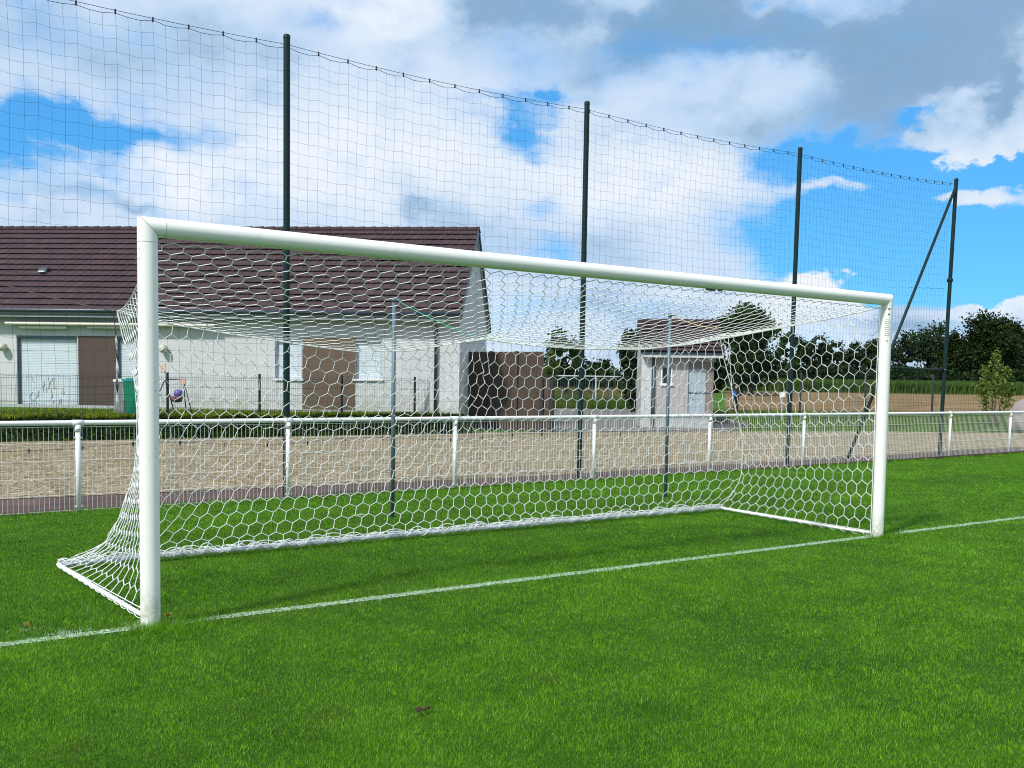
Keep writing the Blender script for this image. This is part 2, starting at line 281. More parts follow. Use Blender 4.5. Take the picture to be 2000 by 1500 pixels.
# ------------------------------------------------------------------ mesh helpers (all geometry is given in world metres)
def obj(name, V, F, m, parent=None, smooth=False, attrs=None):
    V = np.asarray(V, dtype=np.float64).reshape(-1, 3)
    off = np.zeros(3)
    if parent is not None:
        off = np.array(parent.get('_o', (0, 0, 0)))
    me = bpy.data.meshes.new(name)
    if isinstance(F, np.ndarray) and F.ndim == 2:
        k = F.shape[1]; n = len(F)
        me.vertices.add(len(V)); me.vertices.foreach_set('co', (V-off).astype(np.float32).ravel())
        me.loops.add(n*k); me.loops.foreach_set('vertex_index', F.astype(np.int32).ravel())
        me.polygons.add(n); me.polygons.foreach_set('loop_start', np.arange(0, n*k, k, dtype=np.int32)); me.polygons.foreach_set('loop_total', np.full(n, k, dtype=np.int32))
        me.update(calc_edges=True)
    else:
        me.from_pydata([tuple(v) for v in (V-off)], [], [tuple(int(i) for i in f) for f in F]); me.update()
    if attrs:
        for an, vals in attrs.items():
            a = me.attributes.new(an, 'FLOAT', 'POINT'); a.data.foreach_set('value', np.asarray(vals, dtype=np.float32))
    if smooth: me.polygons.foreach_set('use_smooth', np.ones(len(me.polygons), dtype=bool))
    me.materials.append(m)
    o = bpy.data.objects.new(name, me); COL.objects.link(o)
    if parent is not None: o.parent = parent; o['_o'] = tuple(off)
    else: o['_o'] = (0.0, 0.0, 0.0)
    return o
def thing(name, label, cat, loc, group=None):
    o = bpy.data.objects.new(name, None); COL.objects.link(o); o.location = tuple(loc); o['_o'] = tuple(float(x) for x in loc)
    o.empty_display_size = 0.2
    return tag(o, label, cat, group)
def tag(o, label=None, cat=None, group=None, kind=None):
    if label: o['label'] = label
    if cat: o['category'] = cat
    if group: o['group'] = group
    if kind: o['kind'] = kind
    return o
class MB:
    def __init__(s): s.V = []; s.F = []
    def add(s, V, F):
        b = len(s.V); s.V += [tuple(v) for v in V]; s.F += [tuple(i+b for i in f) for f in F]; return s
    def box(s, c, ax, ay, az_):                                 # centre and three half-axis vectors
        c, ax, ay, az_ = map(np.asarray, (c, ax, ay, az_))
        P = [c+i*ax+j*ay+k*az_ for i in (-1, 1) for j in (-1, 1) for k in (-1, 1)]
        return s.add(P, [(0, 1, 3, 2), (4, 6, 7, 5), (0, 4, 5, 1), (2, 3, 7, 6), (0, 2, 6, 4), (1, 5, 7, 3)])
    def abox(s, lo_, hi_):
        lo_, hi_ = np.array(lo_, float), np.array(hi_, float); h = (hi_-lo_)/2
        return s.box((lo_+hi_)/2, (h[0], 0, 0), (0, h[1], 0), (0, 0, h[2]))
    def tube(s, P, r, n=8, cap=True):
        P = np.asarray(P, float); m = len(P); rr = np.full(m, r) if np.isscalar(r) else np.asarray(r, float)
        T = np.zeros_like(P); T[1:-1] = P[2:]-P[:-2]; T[0] = P[1]-P[0]; T[-1] = P[-1]-P[-2]
        T /= np.linalg.norm(T, axis=1)[:, None]+1e-12
        ref = np.array([0, 0, 1.0]) if abs(T[0][2]) < 0.9 else np.array([1.0, 0, 0])
        V = []; u = np.cross(T[0], ref); u /= np.linalg.norm(u)
        for i in range(m):
            u = u - (u @ T[i])*T[i]; u /= np.linalg.norm(u)+1e-12; w = np.cross(T[i], u)
            for k in range(n):
                a = 2*math.pi*k/n; V.append(P[i]+rr[i]*(math.cos(a)*u+math.sin(a)*w))
        F = [(i*n+k, i*n+(k+1) % n, (i+1)*n+(k+1) % n, (i+1)*n+k) for i in range(m-1) for k in range(n)]
        if cap: F += [tuple(range(n-1, -1, -1)), tuple(range((m-1)*n, m*n))]
        return s.add(V, F)
    def lathe(s, c, prof, n=16):                                # prof: (radius, z)
        c = np.asarray(c, float); V = []; m = len(prof)
        for (r, z) in prof:
            for k in range(n): a = 2*math.pi*k/n; V.append(c+np.array([r*math.cos(a), r*math.sin(a), z]))
        F = [(i*n+k, i*n+(k+1) % n, (i+1)*n+(k+1) % n, (i+1)*n+k) for i in range(m-1) for k in range(n)]
        F += [tuple(range(n-1, -1, -1)), tuple(range((m-1)*n, m*n))]
        return s.add(V, F)
    def ell(s, c, rx, ry, rz, n=10, m=6):
        prof = [(math.sin(math.pi*i/m), -math.cos(math.pi*i/m)) for i in range(m+1)]; b = len(s.V)
        s.lathe((0, 0, 0), [(max(r_, 1e-4), z) for r_, z in prof], n); c = np.asarray(c)
        for i in range(b, len(s.V)): v = s.V[i]; s.V[i] = (c[0]+v[0]*rx, c[1]+v[1]*ry, c[2]+v[2]*rz)
        return s
    def quad(s, a, b, c, d): return s.add([a, b, c, d], [(0, 1, 2, 3)])
    def obj(s, name, m, parent=None, smooth=False): return obj(name, s.V, s.F, m, parent, smooth)
def smooth_by_angle(o, ang=40):
    me = o.data; me.polygons.foreach_set('use_smooth', np.ones(len(me.polygons), dtype=bool))
    try: me.set_sharp_from_angle(angle=R(ang))
    except Exception: pass
    return o
def prisms(A, B, r, n=4):
    """a thin n-sided rod for every segment A[i]-B[i], all at once"""
    A = np.asarray(A, float); B = np.asarray(B, float); T = B-A; ln = np.linalg.norm(T, axis=1)[:, None]+1e-12; T = T/ln
    ref = np.tile([0.0, 0, 1], (len(A), 1)); ref[np.abs(T[:, 2]) > 0.9] = (1, 0, 0)
    u = np.cross(T, ref); u /= np.linalg.norm(u, axis=1)[:, None]; w = np.cross(T, u)
    e_ = T*np.asarray(r).reshape(-1, 1)*0.4 if not np.isscalar(r) else T*r*0.4
    r = np.asarray(r).reshape(-1, 1) if not np.isscalar(r) else r
    rings = []
    for k in range(n):
        a = 2*math.pi*(k+0.5)/n; rings.append(r*(math.cos(a)*u+math.sin(a)*w))
    V = np.stack([A-e_+q for q in rings]+[B+e_+q for q in rings], 1).reshape(-1, 3)
    base = (np.arange(len(A))*2*n)[:, None]
    F = np.concatenate([base+np.array([[k, (k+1) % n, n+(k+1) % n, n+k]]) for k in range(n)], 0)
    return V, F
def leaves(C, size, tone, up=0.0, asp=1.0, rg=rng):
    """one quad leaf per centre, randomly turned"""
    n = len(C); a = rg.normal(size=(n, 3)); a[:, 2] *= (1-up); a /= np.linalg.norm(a, axis=1)[:, None]
    b = rg.normal(size=(n, 3)); b -= (b*a).sum(1)[:, None]*a; b /= np.linalg.norm(b, axis=1)[:, None]
    s = (np.asarray(size)*np.ones(n))[:, None]*0.5; V = np.stack([C-a*s, C+b*s*asp*0.6-a*s*0.1, C+a*s, C-b*s*asp*0.6+a*s*0.1], 1).reshape(-1, 3)
    F = np.arange(4*n).reshape(-1, 4); return V, F, np.repeat(tone, 4)
def interp(P, n):
    P = np.asarray(P, float); d = np.r_[0, np.cumsum(np.linalg.norm(np.diff(P, axis=0), axis=1))]; t = np.linspace(0, d[-1], n)
    return np.stack([np.interp(t, d, P[:, k]) for k in range(3)], 1)

# ------------------------------------------------------------------ terrain
HD = np.array([math.sin(YAW), math.cos(YAW)])
def Hz(x, y):
    d = (np.asarray(x)-CAM[0])*HD[0]+(np.asarray(y)-CAM[1])*HD[1]
    return np.clip(0.02*(d-45), 0, 1.2)
def sheet(name, poly, m, dz, step=None, kind='structure'):
    """a flat polygon sheet that follows the terrain"""
    poly = np.asarray(poly, float); V = np.c_[poly, Hz(poly[:, 0], poly[:, 1])+dz]
    return tag(obj(name, V, [tuple(range(len(V)))], m), kind=kind)
# ground: one grid, fine near and coarse far, to the horizon
gs = np.array([-1200, -600, -300, -150, -80, -40, -20, -10, 0, 10, 20, 30, 40, 45, 50, 60, 70, 80, 90, 100, 105, 115, 130, 180, 300, 600, 1200.0])
ls = np.array([-1200, -600, -300, -150, -80, -40, -20, 0, 20, 40, 80, 150, 300, 600, 1200.0])
V = []; 
for g in gs:
    for l in ls:
        x = CAM[0]+HD[0]*g+HD[1]*l; y = CAM[1]+HD[1]*g-HD[0]*l; V.append((x, y, float(Hz(x, y))-0.012))
nl = len(ls); F = [(i*nl+j, i*nl+j+1, (i+1)*nl+j+1, (i+1)*nl+j) for i in range(len(gs)-1) for j in range(nl-1)]
tag(obj('ground', V, F, M['verge']), kind='structure')
pitch = sheet('pitch', [(-60, -60), (80, -60), (80, 7.9), (18, 5.98+0.35), (-3, 5.80), (-60, 4.3)], M['lawn'], 0.0)
sheet('goal_line', [(-30, -0.035), (30, 0.03), (30, 0.13), (-30, 0.065)], M['line'], 0.004)
sheet('path', [(-60, 4.32), (-3, 5.82), (18, 6.35), (80, 7.92), (80, 9.6), (24, 7.95), (3.6, 6.95), (-4, 7.42), (-60, 8.5)], M['path'], 0.0)
sheet('gravel_yard', [(-60, 8.52), (-4, 7.44), (3.6, 6.97), (24, 7.97), (80, 9.62), (80, 9.0+1.3), (33, 11.2), (29, 13.0), (25, 15.2), (19, 17.0), (13, 18.6), (9, 19.6), (-60, 22)], M['gravel'], 0.004)
pv = [at(x, y, d)[:2] for x, y, d in ((1040, 838, 31.5), (1240, 838, 32), (1440, 842, 33), (1470, 830, 40), (1400, 815, 46), (1230, 805, 53), (1085, 805, 53), (1060, 815, 40))]
sheet('asphalt_path', pv, M['asphalt'], 0.004)
# ploughed field, subdivided so that it follows the slope
V = []; dd = np.linspace(54, 96, 12); l0 = (1415-1000)/FPX
for d in dd:
    for t in np.linspace(0, 1, 8):
        lat = (l0*d)*(1-t)+t*140; x = CAM[0]+HD[0]*d+HD[1]*lat; y = CAM[1]+HD[1]*d-HD[0]*lat; V.append((x, y, float(Hz(x, y))+0.004))
tag(obj('field', V, [(i*8+j, i*8+j+1, (i+1)*8+j+1, (i+1)*8+j) for i in range(11) for j in range(7)], M['field']), kind='structure')

# ------------------------------------------------------------------ football goal
goal = thing('football_goal', 'full size white football goal with hexagonal white net standing on the goal line', 'goal', (0, 0, 0))
PR = 0.06; PX = 3.72; BZ = 2.50
def post(sx, parent):
    n = 28; V = []
    for k in range(n):
        a = 2*math.pi*k/n; x = PR*math.cos(a); y = PR*math.sin(a); V.append((sx*PX+x, y, -0.05))
    for k in range(n):
        a = 2*math.pi*k/n; x = PR*math.cos(a); y = PR*math.sin(a); V.append((sx*PX+x, y, 0.06))
    for k in range(n):
        a = 2*math.pi*k/n; x = PR*math.cos(a); y = PR*math.sin(a); V.append((sx*PX+x, y, BZ+sx*x-0.002))
    F = [(i*n+k, i*n+(k+1) % n, (i+1)*n+(k+1) % n, (i+1)*n+k) for i in range(2) for k in range(n)]+[tuple(range(2*n, 3*n))]
    return smooth_by_angle(obj('goal_post', V, F, M['goalwhite'], parent))
postL = post(-1, goal); postR = post(1, goal)
n = 28; V = []
xs_ = [-1]+list(np.linspace(-0.96, 0.96, 9))+[1]
for s in xs_:
    for k in range(n):
        a = 2*math.pi*k/n; y = PR*math.cos(a); z = PR*math.sin(a)
        V.append(((s*(PX+z)+(-0.002 if s > 0 else 0.002)) if abs(s) == 1 else s*PX, y, BZ+z))
F = [(i*n+k, (i+1)*n+k, (i+1)*n+(k+1) % n, i*n+(k+1) % n) for i in range(len(xs_)-1) for k in range(n)]
cb = smooth_by_angle(obj('crossbar', V, F+[tuple(range(n-1, -1, -1)), tuple(range((len(xs_)-1)*n, len(xs_)*n))], M['goalwhite'], goal))
for sx in (-1, 1):                                            # corner joint sleeves: a fine seam round post and bar
    mb = MB(); n = 28
    for zc in (2.405,):
        mb.tube([(sx*PX, 0, zc-0.0015), (sx*PX, 0, zc+0.0015)], PR+0.0012, 28)
    mb.tube([(sx*(PX-0.10)-0.0015, 0, BZ), (sx*(PX-0.10)+0.0015, 0, BZ)], PR+0.0012, 28)
    mb.obj('corner_seam', M['sticker'], cb)
mb = MB()                                                     # screws and faded maker's sticker on the far post
def onpost(z, da, sx=1): 
    a = math.atan2(CAM[1]-0, CAM[0]-sx*PX)+da; return np.array([sx*PX+PR*math.cos(a), PR*math.sin(a), z]), np.array([math.cos(a), math.sin(a), 0])
for z, da in ((2.40, 0.35), (2.345, 0.35)):
    c, nrm = onpost(z, da+0.1); MB().tube([c-nrm*0.004, c+nrm*0.003], 0.009, 10).obj('screw', M['screw'], postR)
mb = MB()
for i, z in enumerate(np.linspace(2.29, 2.13, 9)):
    c, nrm = onpost(z, 0.25); t = np.array([-nrm[1], nrm[0], 0]); mb.box(c+nrm*0.0005, t*(0.026 if i % 3 else 0.018), nrm*0.0015, (0, 0, 0.0022))
mb.obj('sticker', M['sticker'], postR)
c, nrm = onpost(2.07, 0.25); MB().tube([c-nrm*0.004, c+nrm*0.002], 0.011, 12).obj('badge', M['sticker'], postR)
mb = MB()
for z, da in ((2.36, -0.9), (2.30, -0.9), (1.55, 0.7), (1.50, 0.7), (1.14, 0.7), (1.09, 0.7)):
    c, nrm = onpost(z, da, -1); MB().tube([c-nrm*0.004, c+nrm*0.0015], 0.005, 8).obj('screw', M['sticker'], postL)
mb = MB(); c0 = hit(1388, 560, Y=0.0)
mb.box((c0[0], 0, BZ-PR-0.006), (0.05, 0, 0), (0, 0.012, 0), (0, 0, 0.008)); mb.box((c0[0]+0.12, 0, BZ-PR-0.005), (0.02, 0, 0), (0, 0.012, 0), (0, 0, 0.007)); mb.obj('net_clip', M['screw'], cb)
# ground frame
BL = np.array([-3.895, 2.24, 0.05]); BR = np.array([3.72, 2.26, 0.05])
mb = MB(); mb.tube(interp([BL, BR], 20), 0.021, 12); gf = smooth_by_angle(mb.obj('rear_ground_bar', M['barw'], goal))
for A_, B_, nm in ((BL, np.array([-PX+0.01, 0.06, 0.045]), 'side_ground_bar'), (BR, np.array([PX-0.03, 0.07, 0.04]), 'side_ground_bar')):
    mb = MB(); P = interp([A_, B_], 8); P[1:-1, 2] -= 0.006; mb.tube(P, 0.016, 10); smooth_by_angle(mb.obj(nm, M['rope'], goal))

# hexagonal net: lay the honeycomb out, pin its borders and let it settle under its own weight
def comb(ncol, nrow, S):
    """zigzag rows with vertical links; S(u,v) maps the unit sheet to world"""
    K = 2*ncol+1; P = np.zeros((nrow+1, K, 3)); E = []
    for j in range(nrow+1):
        for k in range(K):
            up = ((k+j) % 2 == 0); dv = (-0.17 if up else 0.17)/nrow
            v = min(max((j/nrow)+dv*(0 if (j == 0 or j == nrow) else 1), 0), 1); P[j, k] = S(k/(K-1), v)
    idx = lambda j, k: j*K+k
    for j in range(nrow+1):
        for k in range(K-1): E.append((idx(j, k), idx(j, k+1)))
    for j in range(nrow):
        for k in range(K):
            if (k+j) % 2 == 1: E.append((idx(j, k), idx(j+1, k)))
    return P.reshape(-1, 3), np.array(E), K
def settle(P, E, rest, pin, it=220, g=0.00055, wind=(0, 0, 0)):
    P = P.copy(); deg = np.zeros(len(P)); np.add.at(deg, E[:, 0], 1); np.add.at(deg, E[:, 1], 1)
    free = (~pin).astype(float)[:, None]; G = np.array([0, 0, -g])+np.array(wind)
    wa = (~pin[E[:, 0]]).astype(float); wb = (~pin[E[:, 1]]).astype(float); ws_ = np.maximum(wa+wb, 1e-9)
    for _ in range(it):
        P += free*G
        for _k in range(2):
            d = P[E[:, 1]]-P[E[:, 0]]; ln = np.linalg.norm(d, axis=1)+1e-9; s = (ln-rest)/ln
            s = np.where(s > 0, s, s*0.18); c = d*s[:, None]
            D = np.zeros_like(P); np.add.at(D, E[:, 0], c*(wa/ws_)[:, None]); np.add.at(D, E[:, 1], -c*(wb/ws_)[:, None])
            P += D/np.maximum(deg, 1)[:, None]*1.25
    return P
cordT = np.array([(-3.435, 2.20, 2.111), (-3.25, 2.19, 2.06), (-3.10, 2.19, 2.035), (-2.49, 2.18, 1.96), (-1.78, 2.18, 1.885), (-1.32, 2.19, 1.845), (-0.72, 2.2, 1.868), (-0.32, 2.21, 1.945), (0.106, 2.22, 2.024),
                  (0.5, 2.21, 1.985), (0.886, 2.20, 1.965), (1.445, 2.19, 1.955), (2.23, 2.19, 1.974), (2.67, 2.19, 2.02), (3.1, 2.2, 2.10), (3.554, 2.2, 2.20)])
seamL = np.array([(-3.435, 2.20, 2.111), (-3.397, 2.17, 1.91), (-3.319, 2.12, 1.56), (-3.305, 2.10, 1.26), (-3.316, 2.08, 0.96), (-3.347, 2.09, 0.75), (-3.397, 2.11, 0.58), (-3.464, 2.13, 0.37), (-3.557, 2.16, 0.205), (-3.645, 2.18, 0.13), (-3.80, 2.22, 0.08), (-3.895, 2.24, 0.06)])
seamR = np.array([(3.554, 2.2, 2.20), (3.61, 2.17, 1.91), (3.70, 2.13, 1.6), (3.78, 2.10, 1.28), (3.90, 2.09, 0.89), (3.93, 2.12, 0.44), (3.84, 2.18, 0.22), (3.72, 2.26, 0.06)])
def curve(P):
    P = np.asarray(P); d = np.r_[0, np.cumsum(np.linalg.norm(np.diff(P, axis=0), axis=1))]; d /= d[-1]
    return lambda t: np.array([np.interp(t, d, P[:, k]) for k in range(3)])
cT = curve(cordT); cL = curve(seamL); cR = curve(seamR)
def warp(u): return u-0.030*np.sin(2*np.pi*np.clip((u-0.30)/0.40, 0, 1))*-1*np.where((u > 0.30) & (u < 0.70), 1, 0)*0.75
topL = lambda t: np.array([-3.68, 0.05, 2.42])*(1-t)+seamL[0]*t-np.array([0, 0, 0.42*t*(1-t)*1.0])
topR = lambda t: np.array([3.68, 0.05, 2.42])*(1-t)+seamR[0]*t-np.array([0, 0, 0.16*t*(1-t)])
NC = 54; NRr = 17; NRb = 17
def S_roof(u, v):
    a = np.array([-3.67+7.34*u, 0.045, 2.437]); b = cT(warp(u)); p = a*(1-v)+b*v; p[2] -= 0.50*v*(1-v)
    l = topL(v); r_ = topR(v); p += (l-(np.array([-3.67, 0.045, 2.437])*(1-v)+seamL[0]*v-np.array([0, 0, 0.50*v*(1-v)])))*(1-u)**6
    p += (r_-(np.array([3.67, 0.045, 2.437])*(1-v)+seamR[0]*v-np.array([0, 0, 0.50*v*(1-v)])))*u**6
    return p
def S_back(u, v):
    b = cT(warp(u)); c = BL*(1-u)+BR*u+np.array([0, 0, 0.02]); p = b*(1-v)+c*v; p[1] += 0.10*math.sin(math.pi*v)
    p += (cL(v)-(b*0+seamL[0]*(1-v)+BL*v+np.array([0, 0.10*math.sin(math.pi*v), 0])))*(1-u)**13
    p += (cR(v)-(b*0+seamR[0]*(1-v)+BR*v+np.array([0, 0.10*math.sin(math.pi*v), 0])))*u**13
    return p
def S_side(sx, top, seam, bot):
    def S(u, v):                                              # u from the post to the rear seam, v downward
        x0 = sx*(PX-0.045); front = np.array([x0, 0.055, 2.42*(1-v)+0.06*v]); back = seam(v); tp = top(u); bt = np.array([sx*(PX-0.02), 0.06, 0.06])*(1-u)+bot*u
        c00 = top(0); c10 = seam(0); c01 = np.array([sx*(PX-0.02), 0.06, 0.06]); c11 = bot
        return front*(1-u)+back*u+tp*(1-v)+bt*v-(c00*(1-u)*(1-v)+c10*u*(1-v)+c01*(1-u)*v+c11*u*v)
    return S
netV = []; netE = []; nb = 0
def addnet(P, E):
    global nb
    netV.append(P); netE.append(E+nb); nb += len(P)
P, E, K = comb(NC, NRr, S_roof); J = np.arange(len(P))//K; Kk = np.arange(len(P)) % K
pin = (J == 0) & (Kk % 2 == 0) | (J == NRr) | (Kk == 0) | (Kk == K-1); P = settle(P, E, 0.0815, pin, it=30, g=0.00010); addnet(P, E)
P, E, K = comb(NC, NRb, S_back); J = np.arange(len(P))//K; Kk = np.arange(len(P)) % K
jit = rng.normal(size=P.shape)*0.004; jit[(J == 0) | (J == NRb)] = 0; P += jit
pin = (J == 0) | (J == NRb) | (Kk == 0) | (Kk == K-1); P = settle(P, E, 0.0785, pin, it=90, g=0.00016, wind=(-0.0001, 0.0001, 0)); addnet(P, E)
for sx, top, seam, bot in ((-1, topL, cL, BL), (1, topR, cR, BR)):
    P, E, K = comb(15, 18, S_side(sx, top, seam, bot)); J = np.arange(len(P))//K; Kk = np.arange(len(P)) % K
    pin = (J == 0) | (J == 18) | (Kk == 0) | (Kk == K-1); P += rng.normal(size=P.shape)*0.002*(~pin)[:, None]
    P = settle(P, E, 0.0815, pin, it=70, g=0.00008, wind=(0.0001*(-sx), 0, 0)); addnet(P, E)
NV = np.concatenate(netV); NE = np.concatenate(netE)
V, F = prisms(NV[NE[:, 0]], NV[NE[:, 1]], 0.0034, 5)
net = obj('net', V, F, M['rope'], goal)
mb = MB()
mb.tube([cT(t) for t in np.linspace(0, 1, 60)], 0.0055, 6)
for s_ in (cL, cR): mb.tube([s_(t) for t in np.linspace(0, 1, 24)], 0.004, 6)
for t_ in (topL, topR): mb.tube([t_(t) for t in np.linspace(0, 1, 14)], 0.0055, 6)
for sx in (-1, 1): mb.tube([(sx*(PX-0.045), 0.055, z) for z in (2.42, 1.6, 0.8, 0.03)], 0.004, 6)
P = cR(0.0); mb.tube([P+np.array([0.10, -0.05, 0]), P+np.array([0.16, -0.1, -0.8]), cR(0.62)+np.array([0.02, -0.03, 0])], 0.004, 6)
mb.obj('edge_cord', M['rope'], net)
# lacing that winds the net round the rear bar, loose and uneven
mb = MB()
for ph in (0, 1.2, 2.1, 3.1, 4.2, 5.3):
    T = np.linspace(0, 1, 620); a = T*2*math.pi*33*(1 if ph not in (2.1, 5.3) else -1)+ph+np.cumsum(rng.normal(size=620)*0.12); rad = 0.028+0.010*np.abs(np.interp(T, np.linspace(0, 1, 90), rng.random(90)))*1.4
    P = BL*(1-T)[:, None]+BR*T[:, None]; P[:, 1] += rad*np.cos(a); P[:, 2] += rad*np.sin(a)*0.9+0.012; mb.tube(P, 0.0036, 4)
for k in range(50):                                           # loops standing off the bar
    t0 = rng.random(); P0 = BL*(1-t0)+BR*t0; w_ = 0.05+0.09*rng.random(); h_ = 0.05+0.035*rng.random(); q = np.linspace(0, math.pi, 9)
    mb.tube([P0+np.array([w_*math.cos(x_), -0.03, h_*math.sin(x_)]) for x_ in q], 0.004, 4)
for A_, B_ in ((BL, np.array([-PX+0.01, 0.06, 0.03])), (BR, np.array([PX-0.03, 0.07, 0.02]))):
    T = np.linspace(0, 1, 160); a = T*2*math.pi*15; P = A_*(1-T)[:, None]+B_*T[:, None]; P[:, 0] += 0.024*np.cos(a); P[:, 2] += 0.022*np.sin(a)+0.004; mb.tube(P, 0.0034, 4)
mb.obj('net_lacing', M['rope'], net)

# ------------------------------------------------------------------ net support posts with their ropes
def support(x, y, z, label, ropeto, rm, sag=0.03):
    t = thing('net_support_post', label, 'post', (x, y, 0), 'grey posts holding up the goal net')
    mb = MB(); mb.tube([(x, y, -0.1), (x, y, z)], 0.024, 12); mb.obj('pole', M['stake'], t, True)
    mb = MB(); mb.tube([(x, y, z-0.03), (x, y, z+0.012)], 0.030, 12); mb.tube([(x, y, z-0.01), (x+0.03, y-0.05, z-0.01), (x+0.045, y-0.06, z-0.04)], 0.012, 8); mb.obj('hook_cap', M['stake'], t, True)
    a = np.array([x+0.03, y-0.04, z-0.02]); b = np.array(ropeto); T = np.linspace(0, 1, 14)[:, None]; P = a*(1-T)+b*T; P[:, 2] -= (sag*4*T*(1-T))[:, 0]
    mb = MB(); mb.tube(P, 0.006, 6); mb.tube([b+np.array([0, 0.02, 0]), b+np.array([-0.012, 0, 0.015]), b+np.array([0, -0.02, 0])], 0.009, 6); mb.obj('rope', rm, t)
support(-4.40, 3.72, 2.50, 'grey support post outside the left edge whose dark rope holds the net corner', seamL[0], M['strapd'])
support(-0.125, 3.70, 2.50, 'grey metal post with green rope behind the middle of the goal net', (0.106, 2.22, 2.03), M['grope'])
support(4.195, 3.76, 2.555, 'grey metal post with tan rope behind the right part of the goal net', (3.50, 2.2, 2.27), M['yrope'])
# twisted strap hanging from the left rear corner of the net
P0 = hit(221, 606, Y=2.28); P1 = hit(233, 795, Y=2.28); T = np.linspace(0, 1, 60); V = []
for t in T:
    c = P0*(1-t)+P1*t; a = 24*t+1.5*math.sin(4*t); wd = 0.005+0.007*min(1, max(0, (t-0.18)*4)); e_ = np.array([math.cos(a), math.sin(a), 0])*wd; o_ = np.array([-math.sin(a), math.cos(a), 0])*0.0018
    c = c+np.array([0.012*math.sin(5*t), 0.01*math.sin(7*t), 0])
    V += [c-e_-o_, c+e_-o_, c+e_+o_, c-e_+o_]
F = [(4*i+k, 4*i+(k+1) % 4, 4*i+4+(k+1) % 4, 4*i+4+k) for i in range(59) for k in range(4)]+[(0, 1, 2, 3), (239, 238, 237, 236)]
st = obj('hanging_strap', V, F, M['straps']); st.data.materials.append(M['strapd'])
for p in st.data.polygons:
    if p.index < 236 and p.index % 4 == 0: p.material_index = 1
    if p.vertices[0] < 60: p.material_index = 1
tag(st, 'loose twisted strap hanging from the left rear corner of the goal net', 'strap')

# ------------------------------------------------------------------ tall ball-stop poles and netting
POL = [(-5.62, 5.86, 5.98, 0.0), (-0.51, 6.02, 5.98, 0.0), (4.55, 6.18, 6.04, 0.01), (10.02, 6.50, 6.19, 0.08), (15.41, 6.62, 6.32, 0.20)]
PLAB = ['dark green net pole at the far left beyond the picture edge', 'tallest looking dark green net pole, rising in front of the brown roofed house', 'dark green net pole crossing the middle of the crossbar, left of the small tiled building',
        'dark green net pole just behind the right half of the crossbar', 'end pole of the tall netting, dark green with a slanting brace']
for i, (x, y, z, ln) in enumerate(POL):
    t = thing('net_pole', PLAB[i], 'pole', (x, y, 0), 'dark green poles of the tall netting')
    mb = MB(); mb.tube([(x, y, -0.1), (x+ln*0.5, y, z*0.5), (x+ln, y, z)], 0.043, 16); smooth_by_angle(mb.obj('shaft', M['green'], t))
    mb = MB(); mb.lathe((x+ln, y, z-0.02), [(0.046, 0), (0.046, 0.03), (0.036, 0.05), (0.012, 0.058)], 16); smooth_by_angle(mb.obj('cap', M['green'], t))
    if i in (2,):
        pass
    if i == 4:
        a = np.array([15.58, y-0.01, 6.15]); b = np.array([11.75, 6.44, -0.05]); mb = MB(); mb.tube([a, b], 0.032, 14); mb.obj('brace', M['green'], t, True)
        s = (6.15-2.01)/(6.2); c = a+(b-a)*s; mb = MB(); mb.tube([np.array([x+0.06, y, 2.01]), c], 0.026, 12); mb.obj('strut', M['green'], t, True)
        MB().tube([(x+0.02, y-0.06, 2.01), (x+0.02, y+0.06, 2.01)], 0.02, 8).obj('clamp', M['pipe'], t); MB().tube([(x+0.12, y-0.05, 4.05), (x+0.12, y+0.05, 4.05)], 0.05, 8).obj('clamp', M['green'], t)
bsn = thing('ball_stop_netting', 'tall square mesh netting strung between the dark green poles behind the goal', 'netting', (-5.6, 5.9, 0))
px_ = np.array([p[0]+p[3]*0.9 for p in POL]); py_ = np.array([p[1] for p in POL]); pz_ = np.array([p[2]-0.075 for p in POL])
def wire(x):
    i = int(np.clip(np.searchsorted(px_, x)-1, 0, len(px_)-2)); t = (x-px_[i])/(px_[i+1]-px_[i])
    return np.interp(x, px_, py_)+0.055, np.interp(x, px_, pz_)-0.06*4*t*(1-t), t, i
dx = 0.1425; xs = []
x = -5.6
while x < 15.56: xs.append(x); x += dx if x < 10 else dx*(0.80-0.05*(x-10)/5)
xs = np.array(xs); nxn = len(xs); nz = 35; G = np.zeros((nz+1, nxn, 3)); sidew = rng.random(len(POL)*3)
lf = lambda a, s, o_: np.sin(a*s+o_)
for i, x in enumerate(xs):
    y, z, t, b = wire(x); sc = 0.030*abs(math.sin(math.pi*i/3.0)); z0 = z-0.03-sc
    zb = 0.74+0.03*math.sin(x*2.2)
    for j in range(nz+1):
        v = j/nz; sag = 0.045*4*t*(1-t)*math.sin(math.pi*v)*(0.6+0.4*math.sin(b*2.3)); wob = 0.004*lf(x, 2.1, v*7)+0.002*lf(x, 7.7, v*11+b)
        bel = (0.015+0.02*math.sin(x*0.9+v*4))*math.sin(math.pi*v)*4*t*(1-t); zz = z0*(1-v)+zb*v+wob-sag; gather = 0.02*math.sin(9*v+b)*4*t*(1-t)
        G[j, i] = (x+(np.interp(v, [0, 1], [0, -0.18*max(0, (x-11)/4.5)]))+gather+0.0025*rng.normal(), y+bel, zz+0.003*rng.normal())
A = np.concatenate([G[:-1].reshape(-1, 3), G[:, :-1].reshape(-1, 3)]); B = np.concatenate([G[1:].reshape(-1, 3), G[:, 1:].reshape(-1, 3)])
keep = np.ones(len(A), bool)                                   # a few torn meshes near the left edge, as in the photo
for (hx, hz) in ((-3.25, 3.42), (-2.85, 3.42), (-2.95, 3.3)):
    keep &= ~((np.abs((A[:, 0]+B[:, 0])/2-hx) < 0.06) & (np.abs((A[:, 2]+B[:, 2])/2-hz) < 0.08))
